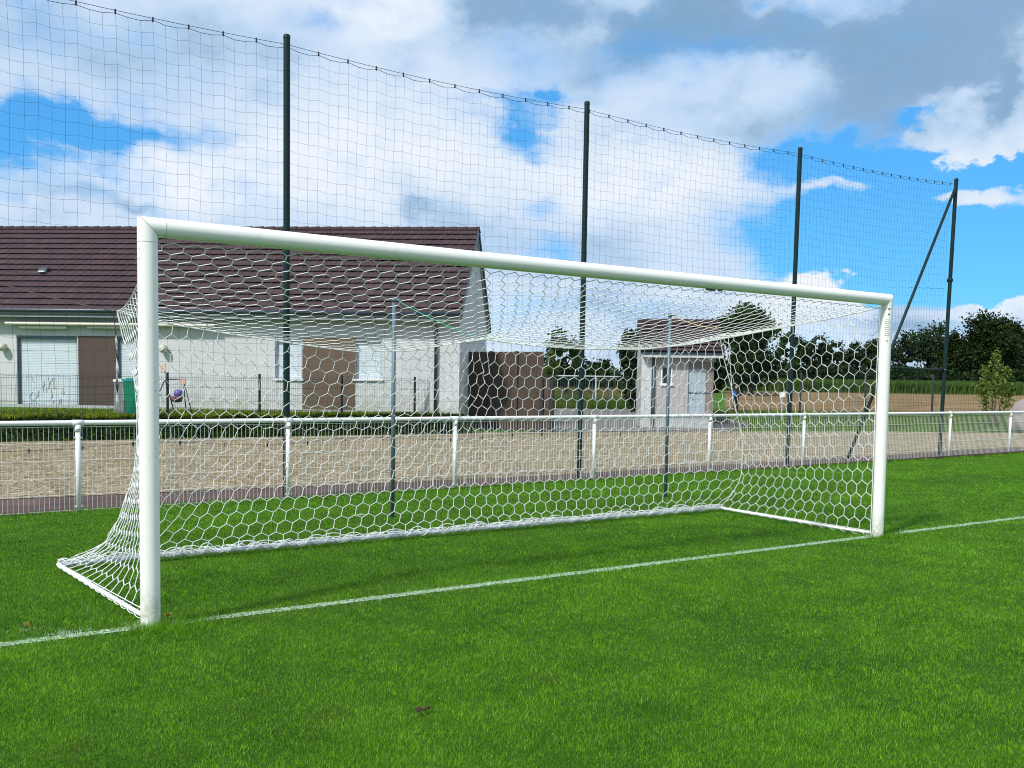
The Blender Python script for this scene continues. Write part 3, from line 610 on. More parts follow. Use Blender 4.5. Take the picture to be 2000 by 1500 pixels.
V, F = prisms(A[keep], B[keep], 0.0014, 3); obj('mesh_panel', V, F, M['netdk'], bsn)
mb = MB(); mb.tube([(x, wire(x)[0], wire(x)[1]) for x in np.linspace(-5.6, 15.58, 120)], 0.0035, 5); mb.obj('top_wire', M['netdk'], bsn)
for nm, j in (('top_cord', 0), ('bottom_rope', nz)):
    V, F = prisms(G[j, :-1], G[j, 1:], 0.0036, 4); obj(nm, V, F, M['netdk'], bsn)
V, F = prisms(G[15, -14:-1], G[15, -13:], 0.004, 4); obj('tie_rope', V, F, M['netdk'], bsn)
clipm = None
for i in range(0, nxn, 3):
    y, z, t, b = wire(xs[i])
    if clipm is None:
        mb = MB(); mb.lathe((xs[i], y, z), [(0.006, -0.045), (0.011, -0.035), (0.011, 0.008), (0.006, 0.016)], 8); clipm = mb.obj('clip', M['black'], bsn); c0 = np.array([xs[i], y, z]); first = True
    else:
        c = clipm.copy(); COL.objects.link(c); c.location = (xs[i]-c0[0], y-c0[1], z-c0[2])
clipb = None
for i in range(2, nxn, 4):
    if xs[i] > 9: break
    c = clipm.copy(); COL.objects.link(c); c.location = tuple(G[nz, i]-c0+np.array([0, 0, 0.01]))

# ------------------------------------------------------------------ white pitch fence
fx = [-8.2, -5.65, -3.10, -0.53, 2.06, 4.74, 7.45, 10.1, 12.7, 15.3, 17.95, 20.6, 23.3, 26.0]
def fy(x): return 5.80+0.0255*(x+3)+0.05
pf = thing('pitch_fence', 'white metal pitch fence with round top rail and thin wire panels', 'fence', (-3, 5.8, 0))
mb = MB(); mb.tube([(x, fy(x), 1.032) for x in np.linspace(fx[0], fx[-1], 40)], 0.030, 14); mb.obj('top_rail', M['white'], pf, True)
for i, x in enumerate(fx):
    y = fy(x); mb = MB(); mb.tube([(x, y, -0.05), (x, y, 1.0)], 0.029, 14); p_ = mb.obj('post', M['white'], pf, True)
    mb = MB(); mb.tube([(x, y, 0.93), (x, y, 1.005)], 0.037, 14); mb.tube([(x-0.06, y, 1.032), (x+0.06, y, 1.032)], 0.0355, 14)
    mb.tube([(x, y-0.045, 0.965), (x, y-0.03, 0.965)], 0.012, 8); mb.obj('bracket', M['white'], p_, True)
    for z in (0.06, 0.42, 0.86): MB().tube([(x-0.042, y-0.012, z), (x+0.042, y-0.012, z)], 0.009, 6).obj('bolt', M['white'], p_)
for a, b in zip(fx[:-1], fx[1:]):
    n = int(round((b-a-0.08)/0.0535)); X = np.linspace(a+0.045, b-0.045, n+1); A = np.stack([X, [fy(q)-0.008 for q in X], np.full(n+1, 0.01)], 1); B = A.copy(); B[:, 2] = 0.992
    zz = [0.018, 0.20, 0.395, 0.60, 0.80, 0.985]; H1 = np.array([(a+0.03, fy(a)-0.014, z) for z in zz]); H2 = np.array([(b-0.03, fy(b)-0.014, z) for z in zz])
    V1, F1 = prisms(A, B, 0.0022, 4); V2, F2 = prisms(H1, H2, 0.0032, 4); obj('wire_panel', np.concatenate([V1, V2]), np.concatenate([F1, F2+len(V1)]), M['white'], pf)

# ------------------------------------------------------------------ raised house lawn with planted bank
ZL = 0.52
prof = [(18.95, -0.03), (19.05, 0.10), (19.45, 0.38), (19.75, ZL), (75, ZL)]
V = []; 
for X in (-45, -20, -5, 2, 6, 9.9):
    for (y, z) in prof: V.append((X, y-(0.0 if X < 6 else 0.3*(X-6)/4), z))
for (y, z) in prof: V.append((11.2, min(y, 60), -0.03))
tag(obj('house_lawn', V, [(i*5+j, (i+1)*5+j, (i+1)*5+j+1, i*5+j+1) for i in range(6) for j in range(4)], M['verge']), kind='structure')
n = 26000; X = rng.uniform(-16, 10.3, n); t = rng.random(n); ys = 18.93+t*0.85; zs = np.interp(ys, [18.95, 19.05, 19.45, 19.75, 21], [0.02, 0.12, 0.38, ZL, ZL])
C = np.stack([X, ys-rng.random(n)*0.08-0.3*np.clip((X-6)/4, 0, 1.5), zs+rng.random(n)*(0.04+0.06*np.sin(X*1.3)**2)], 1)
V, F, tn = leaves(C, rng.uniform(0.05, 0.12, n), rng.random(n)*0.6); tag(obj('bank_ground_cover', V, F, M['ivy'], attrs={'tone': tn}), 'dark low ground cover on the bank below the house', 'ground cover', kind='stuff')
def blades(X, Y, Z, h, w, lean, rg=rng):
    n = len(X); a = rg.uniform(0, 2*math.pi, n); b = rg.uniform(0, 2*math.pi, n); c = np.stack([X, Y, Z], 1)
    s = np.stack([np.cos(a), np.sin(a), 0*a], 1)*(w*0.5)[:, None]; l = np.stack([np.cos(b), np.sin(b), 0*b], 1)*(h*lean)[:, None]; up = np.zeros((n, 3)); up[:, 2] = h
    V = np.stack([c-s, c+s, c+s*0.75+l*0.35+up*0.55, c-s*0.75+l*0.35+up*0.55, c+l+up*(1-0.3*lean)[:, None]], 1).reshape(-1, 3)
    q = np.arange(n)*5; F = np.concatenate([np.stack([q, q+1, q+2, q+3], 1), np.stack([q+3, q+2, q+4, q+4], 1)])
    return V, q
def blade_obj(name, X, Y, Z, h, w, lean, m, attrs, rg=rng):
    V, q = blades(X, Y, Z, h, w, lean, rg); n = len(X)
    me = bpy.data.meshes.new(name); me.vertices.add(len(V)); me.vertices.foreach_set('co', V.astype(np.float32).ravel())
    li = np.concatenate([np.stack([q, q+1, q+2, q+3], 1).ravel(), np.stack([q+3, q+2, q+4], 1).ravel()]).astype(np.int32)
    me.loops.add(len(li)); me.loops.foreach_set('vertex_index', li); me.polygons.add(2*n)
    me.polygons.foreach_set('loop_start', np.concatenate([np.arange(n)*4, 4*n+np.arange(n)*3]).astype(np.int32)); me.polygons.foreach_set('loop_total', np.concatenate([np.full(n, 4), np.full(n, 3)]).astype(np.int32))
    me.update(calc_edges=True)
    for k, v in attrs.items(): a = me.attributes.new(k, 'FLOAT', 'POINT'); a.data.foreach_set('value', np.repeat(v, 5).astype(np.float32))
    me.materials.append(m); o = bpy.data.objects.new(name, me); COL.objects.link(o); return o
n = 34000; X = rng.uniform(-16, 10.4, n); Y = 19.6+rng.random(n)**2*6.0
tag(blade_obj('bank_grass', X, Y, np.full(n, ZL-0.01), rng.uniform(0.04, 0.16, n), np.full(n, 0.022), rng.uniform(0.2, 0.8, n), M['hedgegrass'], {'tone': rng.random(n)}), 'rough yellow green grass along the top of the house bank', 'grass', kind='stuff')

# dark welded mesh fence of the house garden
def weldmesh(t, P0, P1, z0, z1, sp, hs, r, m, name='mesh_panel'):
    P0 = np.array(P0, float); P1 = np.array(P1, float); L_ = np.linalg.norm(P1-P0); n = int(L_/sp); T = np.linspace(0.01, 0.99, n)[:, None]
    A = np.c_[P0*(1-T)+P1*T, np.full(n, z0)]; B = A.copy(); B[:, 2] = z1; H1 = np.array([(*P0, z) for z in hs]); H2 = np.array([(*P1, z) for z in hs])
    V1, F1 = prisms(A, B, r, 3); V2, F2 = prisms(H1, H2, r*1.25, 3); return obj(name, np.concatenate([V1, V2]), np.concatenate([F1, F2+len(V1)]), m, t)
hf = thing('garden_fence', 'dark welded mesh garden fence in front of the brown roofed house', 'fence', (-6, 20, ZL))
hx = [-13.4, -10.9, -8.4, -5.9, -3.4, 1.60, 4.09, 6.56, 8.97]
for x in hx: mb = MB(); mb.box((x, 20.0, 1.09), (0.03, 0, 0), (0, 0.02, 0), (0, 0, 0.60)); mb.obj('post', M['blackpost'], hf)
hx.append(10.2)
for a, b in zip(hx[:-1], hx[1:]):
    weldmesh(hf, (a, 19.97), (b, 19.97 if b < 9.5 else 20.2), 0.55, 1.60+0.008*max(0, a), 0.055, [0.62, 0.68, 0.86, 0.92, 1.10, 1.30, 1.50, 1.56], 0.0032, M['dkgreen'])

# ------------------------------------------------------------------ brown roofed house
FC = at(896, 812, 30.0)[:2]; ang = -YAW-R(5.0); Ad = np.array([math.cos(ang), math.sin(ang)]); Bd = np.array([-Ad[1], Ad[0]])
def hp(u, v, z): return np.array([FC[0]+Ad[0]*u+Bd[0]*v, FC[1]+Ad[1]*u+Bd[1]*v, z])
def onwall(px, py, v=0.0):                                     # (u, z) on the plane v metres behind the front wall
    d = ray(px, py); n3 = np.array([Bd[0], Bd[1], 0]); P0 = hp(0, v, 0); t = ((P0-CAM) @ n3)/(d @ n3); p = CAM+t*d
    return (p-P0) @ np.array([Ad[0], Ad[1], 0]), p[2]
A3 = np.array([*Ad, 0]); B3 = np.array([*Bd, 0]); Z3 = np.array([0, 0, 1.0])
house = thing('house', 'long white rendered house with brown tiled roof and pale roller shutters', 'house', hp(-10, 3, ZL))
UL = -26.0; EZ = 3.55; DEP = 7.2; RZ = 6.75; OV = 0.45
def hbox(mb, u0, u1, v0, v1, z0, z1): return mb.box(hp((u0+u1)/2, (v0+v1)/2, (z0+z1)/2), A3*(u1-u0)/2, B3*(v1-v0)/2, Z3*(z1-z0)/2)
ops = {}
for k, (x0, y0, x1, y1) in {'sh1': (32, 655, 152, 803), 'bp1': (153, 656, 227, 806), 'sh2': (228, 657, 268, 803), 'wa': (537, 659, 590, 740), 'bp2': (591, 659, 693, 812), 'wb': (694, 660, 745, 741)}.items():
    a = onwall(x0, y0); b = onwall(x1, y1); ops[k] = (a[0], b[0], b[1], a[1])
# front wall as strips round the recessed openings
mb = MB(); Zt = 3.62
recess = [ops['sh1'], ops['sh2'], ops['wa'], ops['wb']]; u = UL
for (u0, u1, z0, z1) in recess:
    hbox(mb, u, u0, 0, 0.22, 0.2, Zt); hbox(mb, u0, u1, 0, 0.22, z1, Zt)
    if z0 > 0.75: hbox(mb, u0, u1, 0, 0.22, 0.2, z0)
    u = u1
hbox(mb, u, 0, 0, 0.22, 0.2, Zt)
hbox(mb, -0.22, 0, 0.222, DEP, 0.2, Zt)                        # gable wall and its triangle
pr = [hp(0, 0, Zt+0.002), hp(0, DEP, Zt+0.002), hp(0, DEP/2, RZ-0.14), hp(-0.22, 0, Zt+0.002), hp(-0.22, DEP, Zt+0.002), hp(-0.22, DEP/2, RZ-0.14)]
mb.add(pr, [(0, 1, 2), (5, 4, 3), (0, 2, 5, 3), (1, 4, 5, 2), (0, 3, 4, 1)])
hbox(mb, UL, -0.23, DEP-0.22, DEP, 0.2, Zt)
wall = mb.obj('wall', M['render'], house)
mb = MB(); hbox(mb, UL, 0.004, -0.03, 0.0, 0.2, 0.62); mb.obj('plinth', M['fascia'], house)
def shutter(k, rec=0.13, sill=False, pitch=0.052):
    u0, u1, z0, z1 = ops[k]; w = thing_child('window' if sill else 'shutter_door')
    mb = MB(); n = int((z1-z0)/pitch); h = (z1-z0)/n
    for i in range(n):
        c = z0+h*(i+0.5); mb.add([hp(u0, rec+0.012, c-h*0.5), hp(u1, rec+0.012, c-h*0.5), hp(u1, rec, c-h*0.36), hp(u0, rec, c-h*0.36), hp(u1, rec, c+h*0.36), hp(u0, rec, c+h*0.36), hp(u1, rec+0.012, c+h*0.5), hp(u0, rec+0.012, c+h*0.5)], [(0, 1, 2, 3), (3, 2, 4, 5), (5, 4, 6, 7)])
    o = mb.obj('window' if sill else 'shutter_door', M['shutter'], house)
    mb = MB(); hbox(mb, u0, u0+0.05, 0.06, rec+0.01, z0, z1); hbox(mb, u1-0.05, u1, 0.06, rec+0.01, z0, z1); hbox(mb, u0, u1, 0.03, rec+0.02, z1-0.09, z1-0.001); mb.obj('frame', M['pipe'] if not sill else M['door'], o)
    if sill: mb = MB(); hbox(mb, u0-0.06, u1+0.06, -0.06, 0.10, z0-0.055, z0+0.004); mb.obj('sill', M['white'], o)
    return o
def thing_child(n): return n
s1 = shutter('sh1'); shutter('sh2'); shutter('wa', sill=True); shutter('wb', sill=True)
# pastel chalk scribbles on the left shutter
mb = MB(); mbp = MB(); rc = random.Random(3)
for i in range(26):
    px = rc.uniform(58, 122); py = rc.uniform(735, 785); a = onwall(px, py, 0.118); b = onwall(px+rc.uniform(-3, 3), py+rc.uniform(6, 16), 0.118); m_ = MB()
    m_.tube([hp(a[0], 0.124, a[1]), hp((a[0]+b[0])/2+rc.uniform(-.04, .04), 0.124, (a[1]+b[1])/2), hp(b[0], 0.124, b[1])], 0.012 if i % 2 else 0.03, 5); m_.obj('chalk_scribble', M['chalkblue'] if i % 2 else M['chalkpink'], s1)
for k in ('bp1', 'bp2'):
    u0, u1, z0, z1 = ops[k]; mb = MB(); hbox(mb, u0, u1, -0.02, 0.0, max(z0, 0.45), z1); mb.obj('wall_panel', M['brown'] if k == 'bp1' else M['brownlite'], house)
# eaves box, gutter, downpipes
mb = MB(); hbox(mb, UL-0.3, 0.02, -OV, 0.0, 3.45, 3.56); hbox(mb, UL, 0.0, -0.05, -0.002, 3.28, 3.45); mb.obj('eaves_board', M['fascia'], house)
mb = MB(); P0 = hp(UL-0.3, -OV-0.06, 3.60); P1 = hp(0.06, -OV-0.06, 3.60); mb.tube([P0, P1], 0.065, 10); mb.obj('gutter', M['gutter'], house, True)
u_, _ = onwall(852, 700); mb = MB(); mb.tube([hp(u_, -0.43, 3.56), hp(u_, -0.40, 3.42), hp(u_, -0.07, 3.20), hp(u_, -0.07, 0.4)], 0.055, 12); mb.obj('downpipe', M['pipe'], house, True)
# roof: overlapping tile courses
roof_e = bpy.data.objects.new('roof', None)
def tiles(uA, uB, v0, z0, v1, z1, ncourse, tw, step=0.06, flip=1, fr=hp):
    V = []; F = []; tn = []
    nrm = np.array([-(z1-z0), (v1-v0)]); nrm = nrm/np.linalg.norm(nrm)*(1 if flip > 0 else -1)
    if nrm[1] < 0: nrm = -nrm
    for i in range(ncourse):
        a, b = i/ncourse, (i+1)/ncourse+0.012; va, za = v0+(v1-v0)*a, z0+(z1-z0)*a; vb, zb = v0+(v1-v0)*b, z0+(z1-z0)*b; va += nrm[0]*step; za += nrm[1]*step
        nt_ = int((uB-uA)/tw)+1; off = (i % 2)*tw*0.5
        for k in range(-1, nt_+1):
            ua = uA+k*tw+off; ub = ua+tw-0.007; ua2, ub2 = max(ua, uA), min(ub, uB)
            if ub2-ua2 < 0.02: continue
            j = rng.normal()*0.002; base = len(V)
            q = [(ua2, va, za+j), (ub2, va, za+j*0.5+0.003), (ub2, vb, zb+0.006), (ua2, vb, zb), (ua2, va-nrm[0]*0.015+(v1-v0)*0.10/4.5, za-nrm[1]*0.015+(z1-z0)*0.10/4.5), (ub2, va-nrm[0]*0.015+(v1-v0)*0.10/4.5, za-nrm[1]*0.015+(z1-z0)*0.10/4.5), (ub2, vb-nrm[0]*.02, zb-nrm[1]*.03)]
            V += [fr(*c) for c in q]; F += [(base, base+1, base+2, base+3), (base+4, base+5, base+1, base), (base+1, base+5, base+6, base+2)]; tn += [rng.random()]*7
    return V, F, tn
OVE = 0.11
V, F, tn = tiles(UL-0.3, OVE, -OV, 3.56, DEP/2, RZ, 15, 0.30)
V2, F2, tn2 = tiles(UL-0.3, OVE, DEP+OV, 3.56, DEP/2, RZ, 15, 1.2)
F += [tuple(i+len(V) for i in f) for f in F2]; V = V+V2; tn = tn+tn2
roof = obj('roof', V, F, M['tile'], house, attrs={'tone': tn})
mb = MB()                                                     # under-roof deck and verge boards
s_ = 0.10
for v0 in (-OV, DEP+OV):
    a = [hp(UL-0.3, v0, 3.50), hp(OVE-0.03, v0, 3.50), hp(OVE-0.03, DEP/2, RZ-0.06), hp(UL-0.3, DEP/2, RZ-0.06)]; b = [p-np.array([0, 0, s_]) for p in a]
    mb.add(a+b, [(0, 1, 2, 3), (7, 6, 5, 4), (0, 4, 5, 1), (1, 5, 6, 2), (3, 2, 6, 7), (0, 3, 7, 4)])
mb.obj('roof_deck', M['fascia'], roof)
mb = MB()
for v0, sg in ((-OV, 1), (DEP+OV, -1)):
    a = hp(OVE, v0, 3.56); b = hp(OVE, DEP/2, RZ+0.03); d = (b-a); d /= np.linalg.norm(d); mb.box((a+b)/2-np.array([0, 0, 0.03]), (b-a)/2, A3*0.02, Z3*0.09)
mb.obj('verge_tile', M['gutter'], roof)
mb = MB(); u = UL-0.3
while u < OVE:
    mb.tube([hp(u, DEP/2, RZ+0.0), hp(min(u+0.43, OVE+0.03), DEP/2, RZ+0.012)], [0.10, 0.115], 10); u += 0.40
mb.obj('ridge_tile', M['tile'], roof)
# roof vent
uv = onwall(86, 560, 1.3); sl = (RZ-3.56)/(DEP/2+OV); vv = 1.35; c = hp(uv[0], vv, 3.56+sl*(vv+OV)+0.12)
mb = MB(); mb.box(c+B3*0.05, A3*0.15, B3*0.16, Z3*0.035); mb.box(c-Z3*0.08-B3*0.02, A3*0.11, B3*0.1, Z3*0.07); mb.obj('roof_vent', M['pipe'], roof)
mb = MB(); mb.box(c-B3*0.17-Z3*0.10, A3*0.10, B3*0.06, Z3*0.02); mb.obj('vent_sleeve', M['white'], roof)
# awnings
mb = MB(); a = onwall(12, 631, -0.25); b = onwall(420, 634, -0.25); mb.tube([hp(a[0], -0.28, a[1]), hp(b[0], -0.28, a[1])], 0.055, 12); hbox(mb, a[0]+0.2, b[0], -0.30, 0.0, a[1]-0.0, a[1]+0.05); aw = mb.obj('awning', M['cream'], house)
for x0, x1 in ((40, 131), (172, 262)):
    a = onwall(x0, 639, -0.15); b = onwall(x1, 639, -0.15); MB().tube([hp(a[0], -0.18, a[1]), hp(b[0], -0.18, a[1])], 0.045, 10).obj('awning_roll', M['cream'], aw)
for px, py in ((5, 678), (319, 681)):
    a = onwall(px, py, -0.12); mb = MB(); mb.ell(hp(a[0], -0.16, a[1]), 0.14, 0.14, 0.14, 14, 10); l_ = mb.obj('globe_lamp', M['globe'], house, True)
    mb = MB(); mb.box(hp(a[0], -0.03, a[1]+0.05), A3*0.05, B3*0.03, Z3*0.05); mb.obj('lamp_bracket', M['fascia'], l_)

# things in the garden
def gp(px, py, Y): return hit(px, py, Y=Y)
b0 = at(272, 812, 25.5); b0[2] = ZL
wb = thing('waste_bin', 'green wheeled waste bin with teal lid beside the left goal post', 'bin', b0)
sz = 0.30; mb = MB()
a = [b0+A3*x*0.22+B3*y*0.25+Z3*0.05 for x, y in ((-1, -1), (1, -1), (1, 1), (-1, 1))]; b = [b0+A3*x*0.28+B3*y*0.34+Z3*0.92 for x, y in ((-1, -1), (1, -1), (1, 1), (-1, 1))]
mb.add(a+b, [(3, 2, 1, 0), (0, 1, 5, 4), (1, 2, 6, 5), (2, 3, 7, 6), (3, 0, 4, 7), (4, 5, 6, 7)]); mb.obj('bin_body', M['bin'], wb)
mb = MB(); mb.box(b0+Z3*0.955, A3*0.30, B3*0.36, Z3*0.03); mb.box(b0+Z3*0.99+B3*0.05, A3*0.24, B3*0.28, Z3*0.015); mb.tube([b0+A3*-0.28+B3*0.40+Z3*0.93, b0+A3*0.28+B3*0.40+Z3*0.93], 0.018, 6); mb.obj('lid', M['binlid'], wb)
for s in (-1, 1): mb = MB(); c = b0+B3*0.28+A3*s*0.22+Z3*0.10; mb.tube([c, c+A3*s*0.05], 0.10, 12); mb.obj('wheel', M['black'], wb)
b1 = at(240, 808, 26.6); b1[2] = ZL
gb = thing('storage_box', 'grey storage box with white lid left of the green bin', 'box', b1)
mb = MB(); mb.box(b1+Z3*0.45, A3*0.14, B3*0.2, Z3*0.45); mb.box(b1+Z3*0.25-B3*0.205, A3*0.11, B3*0.006, Z3*0.16); mb.obj('box_body', M['greybox'], gb)
mb = MB(); mb.box(b1+Z3*0.93, A3*0.16, B3*0.22, Z3*0.03); mb.box(b1+Z3*0.97, A3*0.10, B3*0.15, Z3*0.012); mb.obj('lid', M['white'], gb)
# child's swing
sw0 = at(346, 812, 27.0); sw0[2] = ZL
sw = thing('swing', 'small child swing with purple seat on thin dark A frame legs by the house wall', 'swing', sw0)
s = 27.0/FPX; def_z = lambda py: at(346, py, 27.0)[2]
L0 = sw0+A3*(322-346)*s; R0 = sw0+A3*(359-346)*s; zt = def_z(741)
for c, sp in ((L0, (-22, 10)), (R0, (27, -4))):
    for q in sp: mb = MB(); mb.tube([c+Z3*(zt-ZL), c+A3*q*s+B3*(-0.3 if q == sp[0] else 0.3)], 0.016, 8); mb.obj('leg', M['gutter'], sw, True)
mb = MB(); mb.tube([L0+Z3*(zt-ZL), R0+Z3*(zt-ZL)], 0.018, 8); mb.obj('top_bar', M['gutter'], sw, True)
mb = MB(); mb.box(R0+Z3*(def_z(745)-ZL)-B3*0.03, A3*0.07, B3*0.02, Z3*0.10); mb.obj('toy_panel', M['orange'], sw)
mb = MB(); mb.box(L0+Z3*(def_z(719)-ZL)-A3*0.03-B3*0.03, A3*0.07+Z3*0.03, B3*0.02, Z3*0.11); mb.tube([L0+Z3*(zt-ZL), L0+Z3*(def_z(720)-ZL)], 0.016, 6); mb.obj('toy_panel', M['orange'], sw)
sc_ = at(345, 777, 26.8); 
mb = MB(); mb.lathe(sc_, [(0.06, -0.13), (0.14, -0.10), (0.17, 0.0), (0.16, 0.05), (0.12, 0.04)], 12); seat = mb.obj('seat', M['maroon'], sw, True)
mb = MB(); mb.lathe(sc_+A3*0.03+B3*0.05, [(0.09, 0.0), (0.13, 0.08), (0.12, 0.18), (0.06, 0.23)], 12); mb.obj('backrest', M['purple'], seat, True)
mb = MB()
for q in (-0.12, 0.12): mb.tube([sc_+A3*q, sc_+A3*q*0.8+Z3*(zt-sc_[2])], 0.006, 5)
mb.obj('rope', M['white'], sw)

# ------------------------------------------------------------------ dark timber screen fence right of the house
P0 = at(911, 700, 32.2); P1 = at(1062, 700, 31.0); d2 = (P1-P0)[:2]; L2 = np.linalg.norm(d2); d2 /= L2; D3 = np.array([*d2, 0]); N3 = np.array([-d2[1], d2[0], 0])
tf = thing('screen_fence', 'tall brown timber screen fence joining the right end of the white house', 'fence', (P0[0], P0[1], 0)); zt = at(990, 686, 31.6)[2]
npan = 3
for i in range(npan):
    mb = MB(); w = L2/npan; nb_ = 16
    for k in range(nb_):
        c = P0[:2]+d2*(w*i+w*(k+0.5)/nb_); mb.box((c[0], c[1], (zt+0.02)/2+rng.normal()*0.003), D3*(w/nb_/2-0.003), N3*(0.012+0.004*(k % 2)), Z3*(zt/2-0.03))
    mb.obj('board_panel', M['timber'], tf)
for i in range(npan+1):
    if i == 0: continue
    c = P0[:2]+d2*(L2*i/npan)-N3[:2]*0.05; mb = MB(); mb.box((c[0], c[1], zt/2-(0 if i < npan else 0.35)), D3*0.045, N3*0.045, Z3*(zt/2-(0 if i < npan else 0.35))); mb.obj('post', M['blackpost'] if i >= npan-0 else M['timber'], tf)
# low brown wing beside it
P2 = at(1062, 700, 31.0); P3 = at(1079, 700, 30.8)
mb = MB(); mb.box(((P2+P3)/2)*np.array([1, 1, 0])+Z3*(at(1070, 736, 31)[2]/2), (P3-P2)*np.array([.5, .5, 0]), N3*0.03, Z3*at(1070, 736, 31)[2]/2); mb.obj('side_board', M['timber'], tf)
c = P3*np.array([1, 1, 0]); mb = MB(); mb.box(c+Z3*at(1070, 733, 31)[2]/2, D3*0.06, N3*0.06, Z3*at(1070, 733, 31)[2]/2); mb.obj('post', M['blackpost'], tf)

# light metal railing gate and meadow behind
g0 = at(1080, 800, 56); g1 = at(1246, 800, 56); gz = at(1160, 735, 56)[2]
gt = thing('railing', 'light metal railing in front of the meadow, between timber fence and small building', 'railing', (g0[0], g0[1], 0))
mb = MB(); a = g0*np.array([1, 1, 0]); b = g1*np.array([1, 1, 0]); mb.tube([a+Z3*gz, b+Z3*gz], 0.035, 8); mb.tube([a+Z3*0.12, b+Z3*0.12], 0.03, 8); mb.obj('rail', M['barw'], gt)
T = np.linspace(0, 1, 38)[:, None]; A = a*(1-T)+b*T; B = A.copy(); A[:, 2] = 0.1; B[:, 2] = gz; V, F = prisms(A, B, 0.009, 4); obj('bars', V, F, M['stake'], gt)
for q in (0, 0.5, 1): mb = MB(); c = a*(1-q)+b*q; mb.tube([c, c+Z3*gz], 0.05, 8); mb.obj('post', M['barw'], gt)

# ------------------------------------------------------------------ small tiled outbuilding
SC = at(1252, 829, 35.5)[:2]; a_s = -YAW-R(3); As = np.array([math.cos(a_s), math.sin(a_s)]); Bs = np.array([-As[1], As[0]])
def sp_(u, v, z): return np.array([SC[0]+As[0]*u+Bs[0]*v, SC[1]+As[1]*u+Bs[1]*v, z])
def onshed(px, py, v=0.0):
    d = ray(px, py); n3 = np.array([Bs[0], Bs[1], 0]); P0 = sp_(0, v, 0); t = ((P0-CAM) @ n3)/(d @ n3); p = CAM+t*d; return (p-P0) @ np.array([*As, 0]), p[2]
As3 = np.array([*As, 0]); Bs3 = np.array([*Bs, 0])
def sbox(mb, u0, u1, v0, v1, z0, z1): return mb.box(sp_((u0+u1)/2, (v0+v1)/2, (z0+z1)/2), As3*(u1-u0)/2, Bs3*(v1-v0)/2, Z3*(z1-z0)/2)
shed = thing('outbuilding', 'small pinkish white outbuilding with brown tiled roof and grey door', 'building', sp_(1.4, 1.3, 0))
uR = onshed(1393, 750)[0]; eu, ez = onshed(1320, 688); w0 = onshed(1293, 718); w1 = onshed(1311, 749); d0 = onshed(1345, 706); d1 = onshed(1391, 829); dm_ = onshed(1379, 721); DS = 2.6; rz = at(1320, 629, 35.5+1.5)[2]
mb = MB(); sbox(mb, 0, w0[0], 0, 0.2, 0, ez); sbox(mb, w0[0], w1[0], 0, 0.2, 0, w1[1]); sbox(mb, w0[0], w1[0], 0, 0.2, w0[1], ez); sbox(mb, w1[0], d0[0], 0, 0.2, 0, ez); sbox(mb, d0[0], d1[0], 0, 0.2, d0[1], ez); sbox(mb, d1[0], uR, 0, 0.2, 0, ez)
sbox(mb, 0, 0.2, 0.202, DS, 0, ez); sbox(mb, uR-0.2, uR, 0.202, DS, 0, ez); sbox(mb, 0.202, uR-0.202, DS-0.2, DS, 0, ez)
for uu in (0, uR-0.2): mb.add([sp_(uu, 0, ez+.002), sp_(uu, DS, ez+.002), sp_(uu, DS/2, rz-.1), sp_(uu+0.2, 0, ez+.002), sp_(uu+0.2, DS, ez+.002), sp_(uu+0.2, DS/2, rz-.1)], [(0, 2, 1), (3, 4, 5), (0, 3, 5, 2), (1, 2, 5, 4), (0, 1, 4, 3)])
mb.obj('wall', M['render2'], shed)
mb = MB(); sbox(mb, -0.02, uR+0.02, -0.025, 0.0, 0, 0.42); mb.obj('plinth', M['fascia'], shed)
mb = MB(); sbox(mb, -0.03, 0.34, -0.06, -0.002, 0.0, ez); mb.obj('corner_pilaster', M['render'], shed)
mb = MB(); mb.tube([sp_(0.42, -0.05, 0), sp_(0.42, -0.05, ez-0.05)], 0.05, 10); mb.obj('downpipe', M['pipe'], shed, True)
mb = MB(); sbox(mb, w0[0], w1[0], 0.10, 0.12, w1[1], w0[1]); wn_ = mb.obj('window', M['glass'], shed)
mb = MB(); sbox(mb, w0[0]-0.03, w0[0]+0.02, -0.01, 0.09, w1[1], w0[1]); sbox(mb, w1[0]-0.02, w1[0]+0.03, -0.01, 0.09, w1[1], w0[1]); sbox(mb, w0[0]-0.08, w1[0]+0.08, -0.06, 0.09, w1[1]-0.08, w1[1]-0.001); mb.obj('frame', M['white'], wn_)
mb = MB(); sbox(mb, d0[0], d1[0], 0.05, 0.09, dm_[1], d0[1]); sbox(mb, dm_[0], d1[0], 0.05, 0.09, 0.0, dm_[1]-0.001); mb.obj('wall_panel', mat('lintel_and_shaded_wall', (0.23, 0.20, 0.185), 0.8), shed)  # brown lintel; the strip right of the door paints wall in shade
mb = MB(); sbox(mb, d0[0], dm_[0]-0.001, 0.06, 0.10, 0.02, dm_[1]-0.001); dr = mb.obj('door', M['door'], shed); mb = MB(); sbox(mb, d0[0]-0.05, d0[0]-0.001, -0.015, 0.05, 0.0, d0[1]); sbox(mb, d0[0]-0.05, d1[0]+0.06, -0.015, 0.05, d0[1]+.001, d0[1]+0.12); mb.obj('door_frame', M['fascia'], dr)
mb = MB(); mb.tube([sp_(d0[0]+0.1, 0.0, 1.1), sp_(d0[0]+0.2, 0.0, 1.1)], 0.012, 6); mb.box(sp_((d0[0]+d1[0])/2, 0.045, 1.28), As3*(d1[0]-d0[0])*0.49, Bs3*0.006, Z3*0.02); mb.obj('handle', M['pipe'], dr)
mb = MB(); sbox(mb, 0.0, uR+0.3, -0.35, -0.002, ez-0.20, ez-0.02); mb.obj('eaves_board', M['render'], shed)
